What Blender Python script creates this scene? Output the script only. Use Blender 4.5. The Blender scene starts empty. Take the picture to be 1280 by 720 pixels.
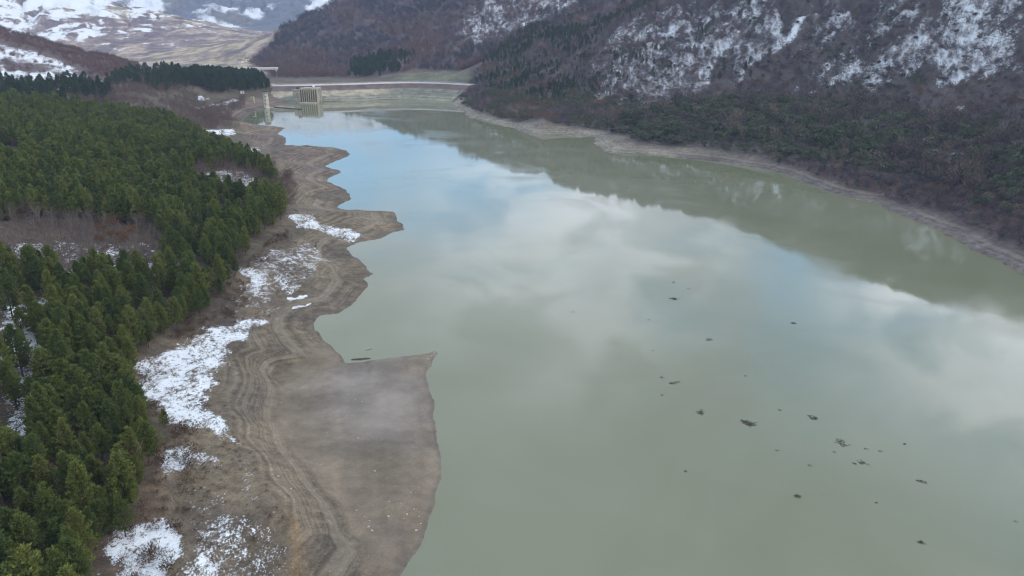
import bpy, bmesh, math, random
import numpy as np

rng = np.random.default_rng(11)
random.seed(5)
scene = bpy.context.scene
COL = scene.collection

# ------------------------------------------------------------------ camera
FPX, PITCH, CAMH = 950.0, math.radians(20.0), 100.0
CP, SP = math.cos(PITCH), math.sin(PITCH)


def rays(uv):
    uv = np.asarray(uv, float).reshape(-1, 2)
    a = (uv[:, 0] - 640) / FPX
    b = (360 - uv[:, 1]) / FPX
    return np.stack([a, CP + b * SP, -SP + b * CP], 1)


def at_z(u, v, z):
    d = rays([(u, v)])[0]
    t = (z - CAMH) / d[2]
    return (d[0] * t, d[1] * t, z)


def at_y(u, v, y):
    d = rays([(u, v)])[0]
    t = y / d[1]
    return (d[0] * t, y, CAMH + d[2] * t)


def project(x, y, z):
    dz = z - CAMH
    depth = y * CP - dz * SP
    up = y * SP + dz * CP
    return 640 + FPX * x / depth, 360 - FPX * up / depth, depth


# ------------------------------------------------------------------ numpy noise
_perm = np.random.default_rng(3).permutation(4096)
_gv = np.random.default_rng(4).random(4096)


def vnoise(x, y, seed=0):
    xi = np.floor(x).astype(np.int64)
    yi = np.floor(y).astype(np.int64)
    fx = x - xi
    fy = y - yi
    fx = fx * fx * fx * (fx * (fx * 6 - 15) + 10)
    fy = fy * fy * fy * (fy * (fy * 6 - 15) + 10)

    def h(i, j):
        return _gv[_perm[(i + _perm[(j + seed * 131) & 4095]) & 4095]]
    a = h(xi, yi); b = h(xi + 1, yi); c = h(xi, yi + 1); d = h(xi + 1, yi + 1)
    return (a * (1 - fx) + b * fx) * (1 - fy) + (c * (1 - fx) + d * fx) * fy


def fbm(x, y, octs=4, seed=0, gain=0.5):
    s = np.zeros_like(x, dtype=float); amp = 1.0; tot = 0
    for i in range(octs):
        s += amp * (vnoise(x, y, seed + i) - 0.5) * 2
        tot += amp; amp *= gain
        x, y = x * 1.9 + y * 0.61 + 13.7, y * 1.9 - x * 0.61 + 7.3
    return s / tot


def sstep(a, b, x):
    t = np.clip((x - a) / (b - a), 0, 1)
    return t * t * (3 - 2 * t)


# ------------------------------------------------------------------ shorelines (traced on the water level)
L_SHORE = [(497, 720), (510, 700), (525, 680), (538, 655), (548, 630), (551, 600), (549, 570), (546, 545), (542, 520), (540, 500), (537, 480),
           (535, 465), (540, 450), (546, 441), (541, 439), (530, 442), (515, 445), (480, 448), (455, 452), (430, 453), (425, 445), (417, 434), (403, 422),
           (395, 412), (396, 402), (402, 394), (421, 391), (436, 383), (454, 363), (461, 356), (454, 348), (466, 342), (457, 334), (454, 330), (441, 320),
           (435, 311), (436, 308), (454, 302), (473, 299), (489, 291), (504, 287), (503, 282), (496, 275), (495, 269), (489, 265), (457, 263), (430, 262),
           (422, 260), (425, 255), (437, 249), (437, 243), (430, 236), (415, 230), (408, 226), (412, 222), (427, 216), (425, 213), (412, 210), (406, 207),
           (415, 203), (431, 197), (437, 193), (433, 188), (421, 185), (381, 182), (355, 181), (359, 173), (347, 167), (355, 160), (341, 158), (312, 155),
           (303, 151), (309, 144), (318, 139), (330, 136), (339, 134), (345, 132.5), (355, 129.5), (367, 128)]
DAM_SHORE = [(400, 127.5), (440, 126.3), (465, 125.5), (500, 124.5), (530, 124), (558, 124)]
R_SHORE = [(564, 127), (566, 131), (575, 138), (591, 148), (612, 154.5), (638, 160), (663, 169), (700, 170.5), (722, 172.5), (734, 171), (741, 169.5), (747, 172), (741, 178), (744, 183), (757, 189), (779, 194), (826, 195),
           (872, 200), (960, 212), (1000, 227), (1040, 242), (1080, 251), (1105, 255), (1110, 261), (1130, 271), (1155, 280), (1175, 287), (1185, 296), (1207, 306),
           (1216, 314), (1240, 322), (1255, 332), (1280, 346), (1340, 384), (1450, 450), (1560, 560)]


def resample(pts, step):
    pts = np.asarray(pts, float)
    out = []
    for a, b in zip(pts[:-1], pts[1:]):
        n = max(1, int(np.hypot(*(b - a)) / step))
        for k in range(n):
            out.append(a + (b - a) * k / n)
    out.append(pts[-1])
    return np.array(out)


def wig(pts, amp, seed, sc=14):
    """fine natural irregularity of a shoreline"""
    p = resample(pts, 3.0)
    p[:, 0] += fbm(p[:, 0] / sc, p[:, 1] / sc, 3, seed) * amp
    p[:, 1] += fbm(p[:, 0] / sc + 50, p[:, 1] / sc, 3, seed + 7) * amp
    return p


SL = wig([at_z(u, v, 0)[:2] for u, v in L_SHORE], 1.4, 1)
SD = np.array([at_z(u, v, 0)[:2] for u, v in DAM_SHORE])
SR = wig([at_z(u, v, 0)[:2] for u, v in R_SHORE], 5.0, 2, 24)
near_l = np.array([(-30, -200), (-26, 0), (-24, 60), (-26, 95)])
near_r = np.array([(250, 60), (270, -200)])
LAKE = np.concatenate([near_l, SL, SD, SR, near_r])


def seg_dist(x, y, poly, closed=True):
    best = np.full(x.shape, 1e18)
    n = len(poly)
    for i in range(n if closed else n - 1):
        ax, ay = poly[i]; bx, by = poly[(i + 1) % n]
        ex, ey = bx - ax, by - ay
        L = ex * ex + ey * ey + 1e-9
        t = np.clip(((x - ax) * ex + (y - ay) * ey) / L, 0, 1)
        dx = x - ax - ex * t; dy = y - ay - ey * t
        np.minimum(best, dx * dx + dy * dy, out=best)
    return np.sqrt(best)


def inside(x, y, poly):
    poly = np.asarray(poly, float)
    r = np.zeros(x.shape, bool)
    lo = poly.min(0); hi = poly.max(0)
    idx = np.nonzero((x >= lo[0]) & (x <= hi[0]) & (y >= lo[1]) & (y <= hi[1]))[0]
    if len(idx) == 0:
        return r
    xs, ys = x[idx], y[idx]
    c = np.zeros(xs.shape, bool)
    n = len(poly)
    for i in range(n):
        ax, ay = poly[i]; bx, by = poly[(i + 1) % n]
        cond = ((ay > ys) != (by > ys))
        xx = ax + (ys - ay) * (bx - ax) / (by - ay + 1e-12)
        c ^= cond & (xs < xx)
    r[idx] = c
    return r


def lake_sd(x, y):
    """signed distance: positive on land"""
    d = np.full(x.shape, 400.0)
    m = (x > -800) & (x < 800) & (y < 1500)
    idx = np.nonzero(m)[0]
    for k in range(0, len(idx), 60000):
        j = idx[k:k + 60000]
        dd = np.minimum(seg_dist(x[j], y[j], LAKE), 400)
        d[j] = np.where(inside(x[j], y[j], LAKE), -dd, dd)
    return d


# ------------------------------------------------------------------ terrain control points
CTRL = []
for p in resample(SL, 14)[::1]:
    CTRL.append((p[0], p[1], 0.0))
for p in resample(SR, 22):
    CTRL.append((p[0], p[1], 0.0))
for p in resample(SD, 40):
    CTRL.append((p[0], p[1], 0.0))
for q in near_l:
    CTRL.append((q[0], q[1], 0))
PZ = [  # (u, v, z)
    (405, 428, 1.3), (375, 450, 1.3), (352, 490, 1.3), (350, 530, 1.3), (372, 570, 1.3), (410, 615, 1.3), (440, 660, 1.3), (470, 700, 1.2), (485, 725, .9),
    (450, 480, .7), (500, 480, .6), (500, 540, .6), (450, 560, .8), (500, 620, .8), (525, 455, .9), (535, 450, .9), (530, 500, .5), (480, 670, .9),
    (320, 470, 3.6), (312, 510, 3.6), (330, 550, 3.6), (360, 595, 3.6), (395, 660, 3.6), (405, 720, 3.6),
    (380, 372, 5), (340, 392, 6), (305, 425, 6), (287, 455, 6), (278, 490, 6), (290, 530, 6), (318, 570, 6), (345, 620, 6), (362, 680, 6), (365, 720, 6), (365, 780, 6),
    (440, 275, 4), (470, 277, 3), (488, 279, 1.7), (400, 290, 5.5), (370, 290, 7.5), (345, 305, 8.5), (420, 340, 3.5), (390, 350, 5), (440, 350, 2), (400, 380, 2.5),
    (412, 245, 4), (385, 240, 7), (410, 217, 3), (390, 220, 5), (415, 192, 2.5), (390, 193, 4.5), (350, 200, 5), (335, 186, 3.2), (310, 170, 3), (290, 165, 6), (280, 150, 7), (325, 172, 1.8),
    (370, 255, 9), (375, 225, 7),
    (140, 720, 8.5), (165, 650, 8.5), (190, 600, 8.5), (165, 500, 8.5), (165, 470, 9), (200, 430, 9), (240, 400, 9), (280, 370, 9), (300, 340, 9), (310, 310, 9.5), (345, 283, 9.5),
    (352, 262, 10), (335, 225, 11), (310, 200, 11), (270, 175, 11), (250, 650, 7), (260, 560, 7), (235, 480, 7.5),
    (0, 720, 12), (0, 600, 15), (0, 500, 18), (0, 400, 22), (100, 400, 16), (150, 330, 18), (0, 330, 25), (0, 250, 28), (100, 250, 23), (200, 250, 17), (200, 200, 19),
    (100, 180, 26), (0, 180, 31), (0, 130, 31), (100, 128, 27), (200, 130, 22), (250, 120, 20), (280, 132, 14), (200, 105, 26), (300, 113, 18), (328, 110, 15), (230, 97, 27), (170, 101, 27),
    (312, 132, 4.5), (325, 127, 6), (345, 124, 6), (358, 121, 6.5), (352, 110, 13),
    (0, 900, 10), (-200, 720, 18), (-300, 500, 28), (-300, 250, 40), (-300, 130, 46),
    # right bank and the low wooded terrace
    (600, 143, 3), (650, 157, 4), (700, 160, 4), (720, 163, 3), (760, 170, 4), (800, 180, 4), (880, 188, 4), (960, 200, 5), (1000, 212, 4), (1100, 236, 4), (1160, 258, 3.5), (1200, 272, 4.5),
    (1280, 310, 4.5), (1280, 262, 10), (1350, 340, 5), (800, 160, 7), (850, 150, 14), (930, 150, 18), (1000, 170, 15), (1100, 165, 20), (1100, 200, 11), (1200, 195, 16),
    (790, 147, 11), (850, 133, 20), (920, 125, 25), (1000, 126, 27), (1090, 133, 27), (1180, 150, 26), (1260, 172, 25), (745, 150, 7),
]
for u, v, z in PZ:
    CTRL.append(at_z(u, v, z))
for u, v, z in ((790, 147, 8), (850, 133, 15), (920, 125, 19), (1000, 126, 21), (1090, 133, 21), (1180, 150, 21), (1260, 172, 21)):
    q = np.array(at_z(u, v, z + 4)); dq = q[:2] / np.linalg.norm(q[:2])
    CTRL.append((q[0] + dq[0] * 42, q[1] + dq[1] * 42, z))
PY = [  # (u, v, distance) : skylines and hill feet
    (-100, 25, 1050), (0, 40, 1050), (30, 44, 1060), (75, 58, 1080), (137, 71, 1120), (172, 83, 1160), (220, 93, 1190), (20, 102, 800), (100, 97, 880),
    (310, 78, 1500), (340, 58, 1600), (380, 32, 1720), (430, 0, 1850),
    (370, 98.5, 1130), (440, 97.5, 1130), (490, 96, 1080), (530, 92, 1080), (565, 88, 1090), (590, 88, 1100),
    (577, 117, 960), (600, 86, 1010), (640, 51, 1080), (720, 20, 1110), (790, 7, 1120), (830, -2, 1130),
    (-150, -25, 2300), (0, -12, 2400), (60, -5, 2450), (100, 1, 2500), (134, 6, 2500), (200, 19, 2550), (256, 28, 2600), (300, 39, 2650), (340, 46, 2700), (390, 52, 2750),
    (172, 86, 1500), (260, 81, 1550), (305, 79, 1600), (60, 72, 1750),
]
for u, v, y in PY:
    CTRL.append(at_y(u, v, y))
CTRL += [(-265, 1900, 140), (-150, 1900, 195), (-28, 1900, 250), (170, 1850, 300), (380, 1800, 330), (700, 1800, 340), (-420, 2200, 40), (-200, 2500, 60), (300, 2500, 150),
         (-900, 1500, 16), (-600, 1500, 8), (-450, 1400, 4), (-400, 1250, 3), (-340, 1150, 4), (-450, 1350, 2), (-300, 1300, 7), (-250, 1060, 6), (-150, 1050, 11), (-290, 1030, 10),
         (250, 1100, 165), (357, 900, 184), (427, 750, 170), (470, 650, 162), (510, 500, 150), (540, 300, 140), (540, 50, 130), (700, 1000, 230), (900, 700, 220), (900, 200, 190),
         (-150, 0, 12), (-60, 20, 4), (-300, 0, 25), (-600, 300, 55), (-700, 700, 60), (-900, 1000, 90), (-1300, 1200, 140),
         (-1200, 3500, 40), (-700, 3400, 25), (-300, 3300, 40), (-2600, 4600, 330), (-1500, 4600, 330), (-700, 4700, 300), (0, 4700, 330), (-3500, 6000, 800), (-1500, 6000, 780), (0, 6000, 720),
         (2500, 6000, 700), (2500, 3500, 400), (-4200, 3500, 420), (-2200, 2400, 240), (-2400, 1200, 200), (2000, 1000, 250), (320, 200, 40), (330, 0, 40), (400, 100, 80)]
CTRL = np.array(CTRL, float)
_c = 6.0
K = np.sqrt(((CTRL[:, None, :2] - CTRL[None, :, :2]) ** 2).sum(2) + _c * _c) / 1000.0
n = len(CTRL)
A = np.zeros((n + 1, n + 1)); A[:n, :n] = K - 2e-4 * np.eye(n) * -1; A[:n, n] = 1; A[n, :n] = 1
W = np.linalg.solve(A, np.append(CTRL[:, 2], 0))


def rbf(x, y):
    out = np.empty(x.shape)
    for k in range(0, len(x), 8000):
        xs, ys = x[k:k + 8000, None], y[k:k + 8000, None]
        r = np.sqrt((xs - CTRL[None, :, 0]) ** 2 + (ys - CTRL[None, :, 1]) ** 2 + _c * _c) / 1000.0
        out[k:k + 8000] = r @ W[:n] + W[n]
    return out


def height(x, y, d=None):
    if d is None:
        d = lake_sd(x, y)
    z = rbf(x, y)
    land = np.clip(d, 0, None)
    hill = np.clip(z - 14, 0, 260)
    a_far = 1 + sstep(1400, 2000, y) * (x < -0.2 * y) * 0.9
    rid = 1 - np.abs(fbm(x / 170, y / 170, 4, 21)) * 2.2
    gul = np.abs(fbm((x + 0.5 * y) / 95, (y - 0.5 * x) / 160, 4, 23, 0.55))
    z = z - np.clip(hill, 0, 90) * 0.16 * sstep(0.16, 0.0, gul) * sstep(10, 120, land)
    z = z + hill * (0.13 * fbm(x / 120, y / 120, 5, 9, 0.55) + 0.07 * (rid - 0.4)) * a_far * sstep(10, 120, land)
    z = z + np.clip(land / 60, 0, 1) ** 1.5 * 0.9 * fbm(x / 19, y / 19, 3, 31) + np.clip(land / 12, 0, 1) * 0.18 * sstep(420, 200, y) * fbm(x / 3.1, y / 3.1, 3, 41)
    left = (x < -0.1 * y + 12) & (y < 1060)
    z = np.where(left, np.minimum(z, 0.25 + 0.15 * land + 0.0022 * land * land), z)
    rgt = ((x > 60) & (y < 800)) | ((x > -0.085 * y) & (y >= 600) & (y < 1045))
    z = np.where(rgt, np.minimum(z, 0.3 + 0.20 * land + 0.008 * land * land), z)
    zl = np.maximum(z, 0.025 * np.minimum(land, 30) + 0.1 * np.minimum(land, 1.5))
    return np.where(d > 0, zl, np.maximum(-0.22 * -d * 1.0, -4) - 0.02)


def H(x, y):
    x = np.atleast_1d(np.asarray(x, float)); y = np.atleast_1d(np.asarray(y, float))
    return height(x, y)


def land_at(uv):
    """first terrain point seen along each ray"""
    d = rays(uv)
    N = len(d)
    ts = np.concatenate([np.arange(70, 1000, 8.0), np.arange(1000, 3000, 20.0), np.arange(3000, 7000, 60.0)])
    hit = np.full(N, np.nan); prev = ts[0] - 8
    act = np.arange(N)
    for t in ts:
        if len(act) == 0:
            break
        P = d[act] * t
        below = CAMH + P[:, 2] < H(P[:, 0], P[:, 1])
        for i in act[below]:
            lo, hi = prev, t
            hit[i] = (lo + hi) / 2
        act = act[~below]
        prev = t
    hit = np.where(np.isnan(hit), 6800, hit)
    step = np.where(hit < 1000, 4.0, np.where(hit < 3000, 10.0, 30.0))
    lo, hi = hit - step, hit + step
    for _ in range(8):
        mid = (lo + hi) / 2
        P = d * mid[:, None]
        b = CAMH + P[:, 2] < H(P[:, 0], P[:, 1])
        hi = np.where(b, mid, hi); lo = np.where(b, lo, mid)
    P = d * hi[:, None]
    return P[:, 0], P[:, 1]


# ------------------------------------------------------------------ regions, traced on the ground
REG = {
    'mud': [(546, 438), (480, 444), (430, 450), (405, 428), (375, 450), (350, 490), (348, 530), (370, 570), (405, 615), (440, 660), (470, 700), (480, 720), (520, 720), (575, 600), (560, 470)],
    'wetmud': [(440, 452), (500, 452), (532, 470), (535, 520), (520, 560), (440, 560), (395, 520), (390, 480)],
    'bank': [(365, 900), (365, 690), (345, 625), (315, 570), (285, 530), (276, 490), (285, 450), (315, 415), (345, 390), (380, 370), (395, 340), (365, 310), (385, 285), (360, 262), (350, 225), (345, 200),
             (300, 165), (270, 140), (300, 125), (330, 120), (380, 125), (480, 180), (520, 290), (480, 400), (560, 440), (600, 600), (560, 900)],
    'snow_main': [(326, 392), (300, 398), (265, 404), (230, 422), (200, 438), (163, 472), (168, 497), (190, 512), (207, 535), (235, 538), (262, 548), (290, 558), (300, 552), (272, 520), (270, 480), (288, 440), (326, 412)],
    'snow_mid': [(190, 553), (183, 585), (200, 600), (222, 606), (228, 588), (262, 585), (272, 575), (235, 560)],
    'snow_neck': [(205, 600), (228, 600), (222, 630), (205, 632)],
    'snow_low': [(150, 660), (146, 690), (160, 722), (160, 760), (195, 760), (215, 705), (226, 685), (225, 648), (195, 642)],
    'snow_scat': [(225, 650), (300, 640), (345, 655), (365, 690), (365, 780), (200, 780), (215, 700)],
    'snow_scat2': [(290, 560), (318, 575), (325, 615), (305, 622), (292, 590)],
    'snow_head': [(358, 270), (392, 264), (402, 280), (440, 284), (456, 294), (430, 302), (405, 292), (370, 284)],
    'snow_stripe': [(358, 373), (385, 366), (388, 371), (362, 378)],
    'snow_stripe2': [(362, 383), (390, 377), (392, 381), (366, 387)],
    'snow_edge': [(300, 335), (320, 322), (338, 350), (322, 366), (304, 352)],
    'snow_edge2': [(295, 350), (330, 310), (395, 300), (415, 320), (400, 350), (360, 370), (330, 390), (290, 385)],
    'snow_cove': [(254, 162), (292, 158), (300, 167), (285, 171), (262, 167)],
    'snow_coveb': [(306, 185), (322, 183), (326, 191), (310, 192)],
    'snow_far': [(236, 138), (262, 133), (300, 126), (292, 122), (262, 130), (240, 134)],
    'snow_far2': [(245, 118), (262, 122), (255, 127), (244, 124)],
    'snow_gap': [(0, 380), (60, 370), (75, 420), (50, 480), (60, 540), (0, 560)],
    'snow_clear': [(0, 300), (60, 300), (200, 300), (215, 330), (190, 352), (130, 352), (60, 345), (0, 345)],
    'snow_zoneb': [(245, 215), (290, 210), (330, 225), (345, 245), (300, 245), (255, 238)],
    'snow_left': [(0, 185), (30, 190), (30, 210), (0, 210)],
    'rh_a': [(700, 95), (735, 60), (765, 30), (835, 8), (1010, -20), (985, 30), (945, 75), (900, 100), (870, 135), (820, 130), (760, 125)],
    'rh_b': [(908, 108), (915, 60), (950, 20), (1000, 25), (975, 60), (935, 80), (920, 110)],
    'rh_c': [(990, 95), (1030, 75), (1090, 66), (1120, 45), (1160, 10), (1180, -25), (1310, -30), (1300, 90), (1240, 95), (1190, 105), (1120, 95), (1030, 110), (1000, 112)],
    'rs_a': [(1008, 112), (1055, 92), (1098, 70), (1104, 77), (1062, 100), (1015, 118)],
    'rs_b': [(903, 104), (933, 68), (983, 38), (1010, 8), (1022, 13), (997, 48), (945, 80), (915, 110)],
    'rs_c': [(1100, 99), (1180, 62), (1285, 48), (1285, 80), (1190, 86), (1110, 108)],
    'rs_d': [(846, 122), (876, 90), (886, 58), (900, 60), (892, 96), (862, 127)],
    'rs_e': [(800, 60), (830, 32), (905, 14), (910, 26), (845, 46), (812, 72)],
    'rs_f': [(740, 118), (800, 88), (840, 84), (838, 96), (800, 104), (748, 126)],
    'rh_d': [(1150, 133), (1200, 125), (1215, 135), (1160, 142)],
    'rh_e': [(1170, 170), (1200, 172), (1215, 205), (1180, 212)],
    'rh_f': [(1060, 150), (1115, 135), (1125, 150), (1080, 165)],
    'rh_g': [(1000, -20), (1170, -20), (1150, 40), (1080, 65), (1010, 70)],
    'r1_snow': [(560, 40), (600, 10), (650, -20), (760, -20), (690, 25), (620, 55), (575, 60)],
    'r1_band': [(440, 75), (520, 40), (600, 45), (560, 80), (500, 92)],
    'hill_snow': [(-60, 38), (0, 52), (40, 62), (90, 80), (128, 98), (100, 112), (-60, 112)],
    'hill_red': [(-60, 20), (30, 42), (80, 58), (137, 70), (176, 84), (168, 96), (128, 97), (90, 79), (40, 61), (-60, 40)],
    'meadow': [(490, 99), (520, 92), (560, 88), (585, 90), (585, 104), (540, 100)],
    'rbank_tan': [(563, 124), (600, 138), (640, 152), (700, 158), (740, 165), (800, 182), (880, 186), (960, 197), (1050, 212), (1100, 232), (1110, 250), (1090, 262), (900, 225), (700, 190), (560, 150)],
    'rbank_red': [(960, 196), (1060, 212), (1110, 222), (1160, 225), (1290, 230), (1290, 320), (1200, 275), (1120, 250), (1060, 235)],
    'road_pad': [(336, 104), (372, 104), (372, 109), (356, 115), (340, 109)],
    'orange': [(362, 640), (372, 650), (378, 720), (378, 780), (365, 780), (366, 700)],
    'terrace': [(140, 780), (150, 700), (185, 610), (190, 555), (160, 475), (230, 405), (300, 340), (350, 290), (400, 300), (380, 370), (300, 420), (275, 490), (345, 620), (368, 700), (370, 780)],
    'redfloor': [(130, 780), (165, 640), (190, 600), (195, 560), (205, 640), (170, 700), (150, 780)],
    'pine_main': [(100, 800), (136, 735), (150, 695), (166, 655), (186, 612), (192, 575), (186, 530), (166, 490), (172, 462), (205, 424), (250, 398), (277, 368), (300, 338), (315, 305), (345, 283), (360, 266),
                  (352, 255), (325, 252), (280, 245), (250, 240), (240, 222), (285, 208), (320, 218), (346, 232), (348, 226), (312, 205), (270, 187), (236, 170), (214, 154), (130, 145), (60, 134), (-60, 132), (-160, 300), (-200, 800)],
    'clearing': [(-80, 278), (60, 275), (130, 280), (198, 290), (210, 320), (196, 346), (165, 353), (130, 347), (100, 352), (60, 350), (-80, 350)],
    'bare_edge': [(235, 222), (290, 206), (330, 222), (352, 245), (366, 262), (372, 240), (362, 215), (330, 205), (300, 192), (285, 200), (250, 214)],
    'bare_mid': [(105, 128), (165, 106), (240, 112), (262, 130), (275, 160), (280, 172), (240, 165), (218, 150), (150, 140)],
    'bare_shore': [(240, 140), (275, 130), (310, 120), (305, 135), (300, 155), (300, 160), (262, 158)],
    'promontory': [(225, 100), (260, 96), (310, 97), (334, 106), (336, 112), (310, 115), (270, 118), (240, 108)],
    'promontory_thin': [(135, 104), (160, 92), (225, 92), (240, 108), (200, 116), (175, 106), (140, 112)],
    'far_pines': [(-60, 104), (0, 108), (50, 108), (110, 108), (140, 112), (150, 128), (60, 134), (-60, 132)],
    'gap_thin': [(-40, 385), (45, 372), (70, 420), (52, 470), (62, 540), (40, 570), (-40, 575)],
    'low_thin': [(-40, 650), (60, 640), (40, 700), (-40, 720)],
    'r_terrace': [(752, 160), (800, 140), (850, 128), (925, 120), (1080, 128), (1200, 150), (1300, 170), (1300, 275), (1230, 262), (1160, 226), (1080, 214), (960, 196), (880, 185), (800, 178)],
    'r_hill': [(575, 125), (590, 140), (640, 152), (700, 158), (735, 160), (760, 160), (850, 128), (925, 120), (1080, 128), (1200, 150), (1320, 175), (1320, -60), (1000, -40), (835, -8), (720, 18), (640, 50), (600, 84), (580, 110)],
    'r1_hill': [(312, 79), (345, 97), (480, 96), (520, 86), (590, 84), (640, 50), (720, 17), (830, -4), (840, -40), (640, -60), (500, -30), (430, -2), (340, 57)],
    'r1_conif': [(435, 97), (440, 80), (500, 68), (520, 75), (500, 90), (480, 97)],
}
_keys = list(REG)
_all = np.concatenate([np.array(REG[k], float) for k in _keys])
_gx, _gy = land_at(_all)
_i = 0
for k in _keys:
    m = len(REG[k])
    REG[k] = np.stack([_gx[_i:_i + m], _gy[_i:_i + m]], 1)
    _i += m


def reg(x, y, k, rough=0.0, seed=0, scale=9.0):
    if rough:
        x = x + fbm(x / scale, y / scale, 4, 60 + seed, 0.65) * rough
        y = y + fbm(x / scale + 31, y / scale, 4, 80 + seed, 0.65) * rough
    return inside(x, y, REG[k])


# ------------------------------------------------------------------ material helpers
class NT:
    def __init__(s, name, world=False):
        if world:
            s.m = bpy.data.worlds.new(name)
        else:
            s.m = bpy.data.materials.new(name)
        s.m.use_nodes = True
        s.t = s.m.node_tree
        s.t.nodes.clear()

    def n(s, typ, ins=None, **kw):
        nd = s.t.nodes.new(typ)
        for k, v in kw.items():
            setattr(nd, k, v)
        for k, v in (ins or {}).items():
            sock = nd.inputs[k]
            if isinstance(v, bpy.types.NodeSocket):
                s.t.links.new(v, sock)
            else:
                sock.default_value = v
        return nd

    def math(s, op, a, b=None, c=None, clamp=False):
        ins = {0: a}
        if b is not None: ins[1] = b
        if c is not None: ins[2] = c
        return s.n('ShaderNodeMath', ins, operation=op, use_clamp=clamp).outputs[0]

    def mix(s, f, a, b, mode='MIX'):
        nd = s.n('ShaderNodeMix', data_type='RGBA', blend_type=mode)
        for k, v in ((0, f), (6, a), (7, b)):
            if isinstance(v, bpy.types.NodeSocket):
                s.t.links.new(v, nd.inputs[k])
            else:
                nd.inputs[k].default_value = v if k == 0 else (*v, 1)[:4]
        return nd.outputs[2]

    def noise(s, scale, detail=4, rough=0.5, vec=None, dim='3D', w=None, dist=0.0):
        nd = s.n('ShaderNodeTexNoise', {'Scale': scale, 'Detail': detail, 'Roughness': rough, 'Distortion': dist}, noise_dimensions=dim)
        if vec is not None: s.t.links.new(vec, nd.inputs['Vector'])
        if w is not None: s.t.links.new(w, nd.inputs['W'])
        return nd.outputs['Fac']

    def mapr(s, v, a, b, c=0.0, d=1.0, smooth=True):
        nd = s.n('ShaderNodeMapRange', {0: v, 1: a, 2: b, 3: c, 4: d}, interpolation_type='SMOOTHSTEP' if smooth else 'LINEAR')
        return nd.outputs[0]

    def out(s, shader):
        s.n('ShaderNodeOutputMaterial', {'Surface': shader})
        return s.m


def simple(name, col, rough=0.85, var=0.25, scale=1.0, rand=0.0, bump=0.0, coords='Object'):
    T = NT(name)
    tc = T.n('ShaderNodeTexCoord').outputs[coords]
    f = T.noise(scale, 5, 0.6, tc)
    k = T.mapr(f, 0.3, 0.7, 1 - var, 1 + var)
    if rand:
        r = T.n('ShaderNodeObjectInfo').outputs['Random']
        k = T.math('MULTIPLY', k, T.mapr(r, 0, 1, 1 - rand, 1 + rand, False))
    c = T.n('ShaderNodeVectorMath', {0: col, 'Scale': k}, operation='SCALE').outputs[0]
    ins = {'Base Color': c, 'Roughness': rough, 'Specular IOR Level': 0.25}
    if bump:
        ins['Normal'] = T.n('ShaderNodeBump', {'Height': f, 'Strength': 0.6, 'Distance': bump}).outputs[0]
    return T.out(T.n('ShaderNodeBsdfPrincipled', ins).outputs[0])


def foliage(name, c1, c2, c3, trans=0.0):
    """needle / leaf / twig colour that differs from plant to plant"""
    T = NT(name)
    r = T.n('ShaderNodeObjectInfo').outputs['Random']
    ramp = T.n('ShaderNodeValToRGB', {'Fac': r})
    ramp.color_ramp.elements[0].color = (*c1, 1); ramp.color_ramp.elements[1].color = (*c3, 1)
    e = ramp.color_ramp.elements.new(0.5); e.color = (*c2, 1)
    g = T.n('ShaderNodeNewGeometry').outputs['Random Per Island']
    k = T.mapr(g, 0, 1, 0.65, 1.35, False)
    c = T.n('ShaderNodeVectorMath', {0: ramp.outputs[0], 'Scale': k}, operation='SCALE').outputs[0]
    if trans:
        d = T.n('ShaderNodeBsdfDiffuse', {'Color': c}).outputs[0]
        t = T.n('ShaderNodeBsdfTranslucent', {'Color': c}).outputs[0]
        return T.out(T.n('ShaderNodeMixShader', {0: trans, 1: d, 2: t}).outputs[0])
    return T.out(T.n('ShaderNodeBsdfDiffuse', {'Color': c}).outputs[0])


def tag(o, label=None, cat=None, group=None, kind=None):
    if label: o['label'] = label
    if cat: o['category'] = cat
    if group: o['group'] = group
    if kind: o['kind'] = kind
    return o


def link(name, me, parent=None, mat=None):
    o = bpy.data.objects.new(name, me)
    COL.objects.link(o)
    if parent is not None: o.parent = parent
    if mat is not None:
        me.materials.clear(); me.materials.append(mat)
    return o


def empty(name, loc=(0, 0, 0), rz=0.0, s=1.0):
    o = bpy.data.objects.new(name, None)
    COL.objects.link(o)
    o.location = loc; o.rotation_euler = (0, 0, rz); o.scale = (s, s, s)
    return o


def np_mesh(name, V, Fq, smooth=False):
    me = bpy.data.meshes.new(name)
    V = np.asarray(V, np.float32); Fq = np.asarray(Fq, np.int32)
    k = Fq.shape[1]
    me.vertices.add(len(V)); me.vertices.foreach_set('co', V.ravel())
    me.loops.add(Fq.size); me.loops.foreach_set('vertex_index', Fq.ravel())
    me.polygons.add(len(Fq)); me.polygons.foreach_set('loop_start', np.arange(0, Fq.size, k, dtype=np.int32))
    if smooth:
        me.polygons.foreach_set('use_smooth', np.ones(len(Fq), bool))
    me.update(calc_edges=True)
    me.validate()
    return me


# ------------------------------------------------------------------ the ground sheet
ang = np.radians(np.concatenate([np.arange(-75, -37, 0.8), np.arange(-37, 37, 0.11), np.arange(37, 66, 0.8)]))
rad = np.exp(np.arange(math.log(52), math.log(6900), 0.0066))
AA, RR = np.meshgrid(ang, rad)
gx = (np.sin(AA) * RR).ravel(); gy = (np.cos(AA) * RR).ravel()
gd = lake_sd(gx, gy)
gz = height(gx, gy, gd)
nr, nc = AA.shape
ii = (np.arange(nr - 1)[:, None] * nc + np.arange(nc - 1)[None, :]).ravel()
quads = np.stack([ii, ii + 1, ii + nc + 1, ii + nc], 1)

C = np.zeros((len(gx), 3)); C[:] = (0.11, 0.088, 0.062)
SN = np.zeros(len(gx)); BAND = np.zeros(len(gx)); WET = np.zeros(len(gx))


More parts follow.
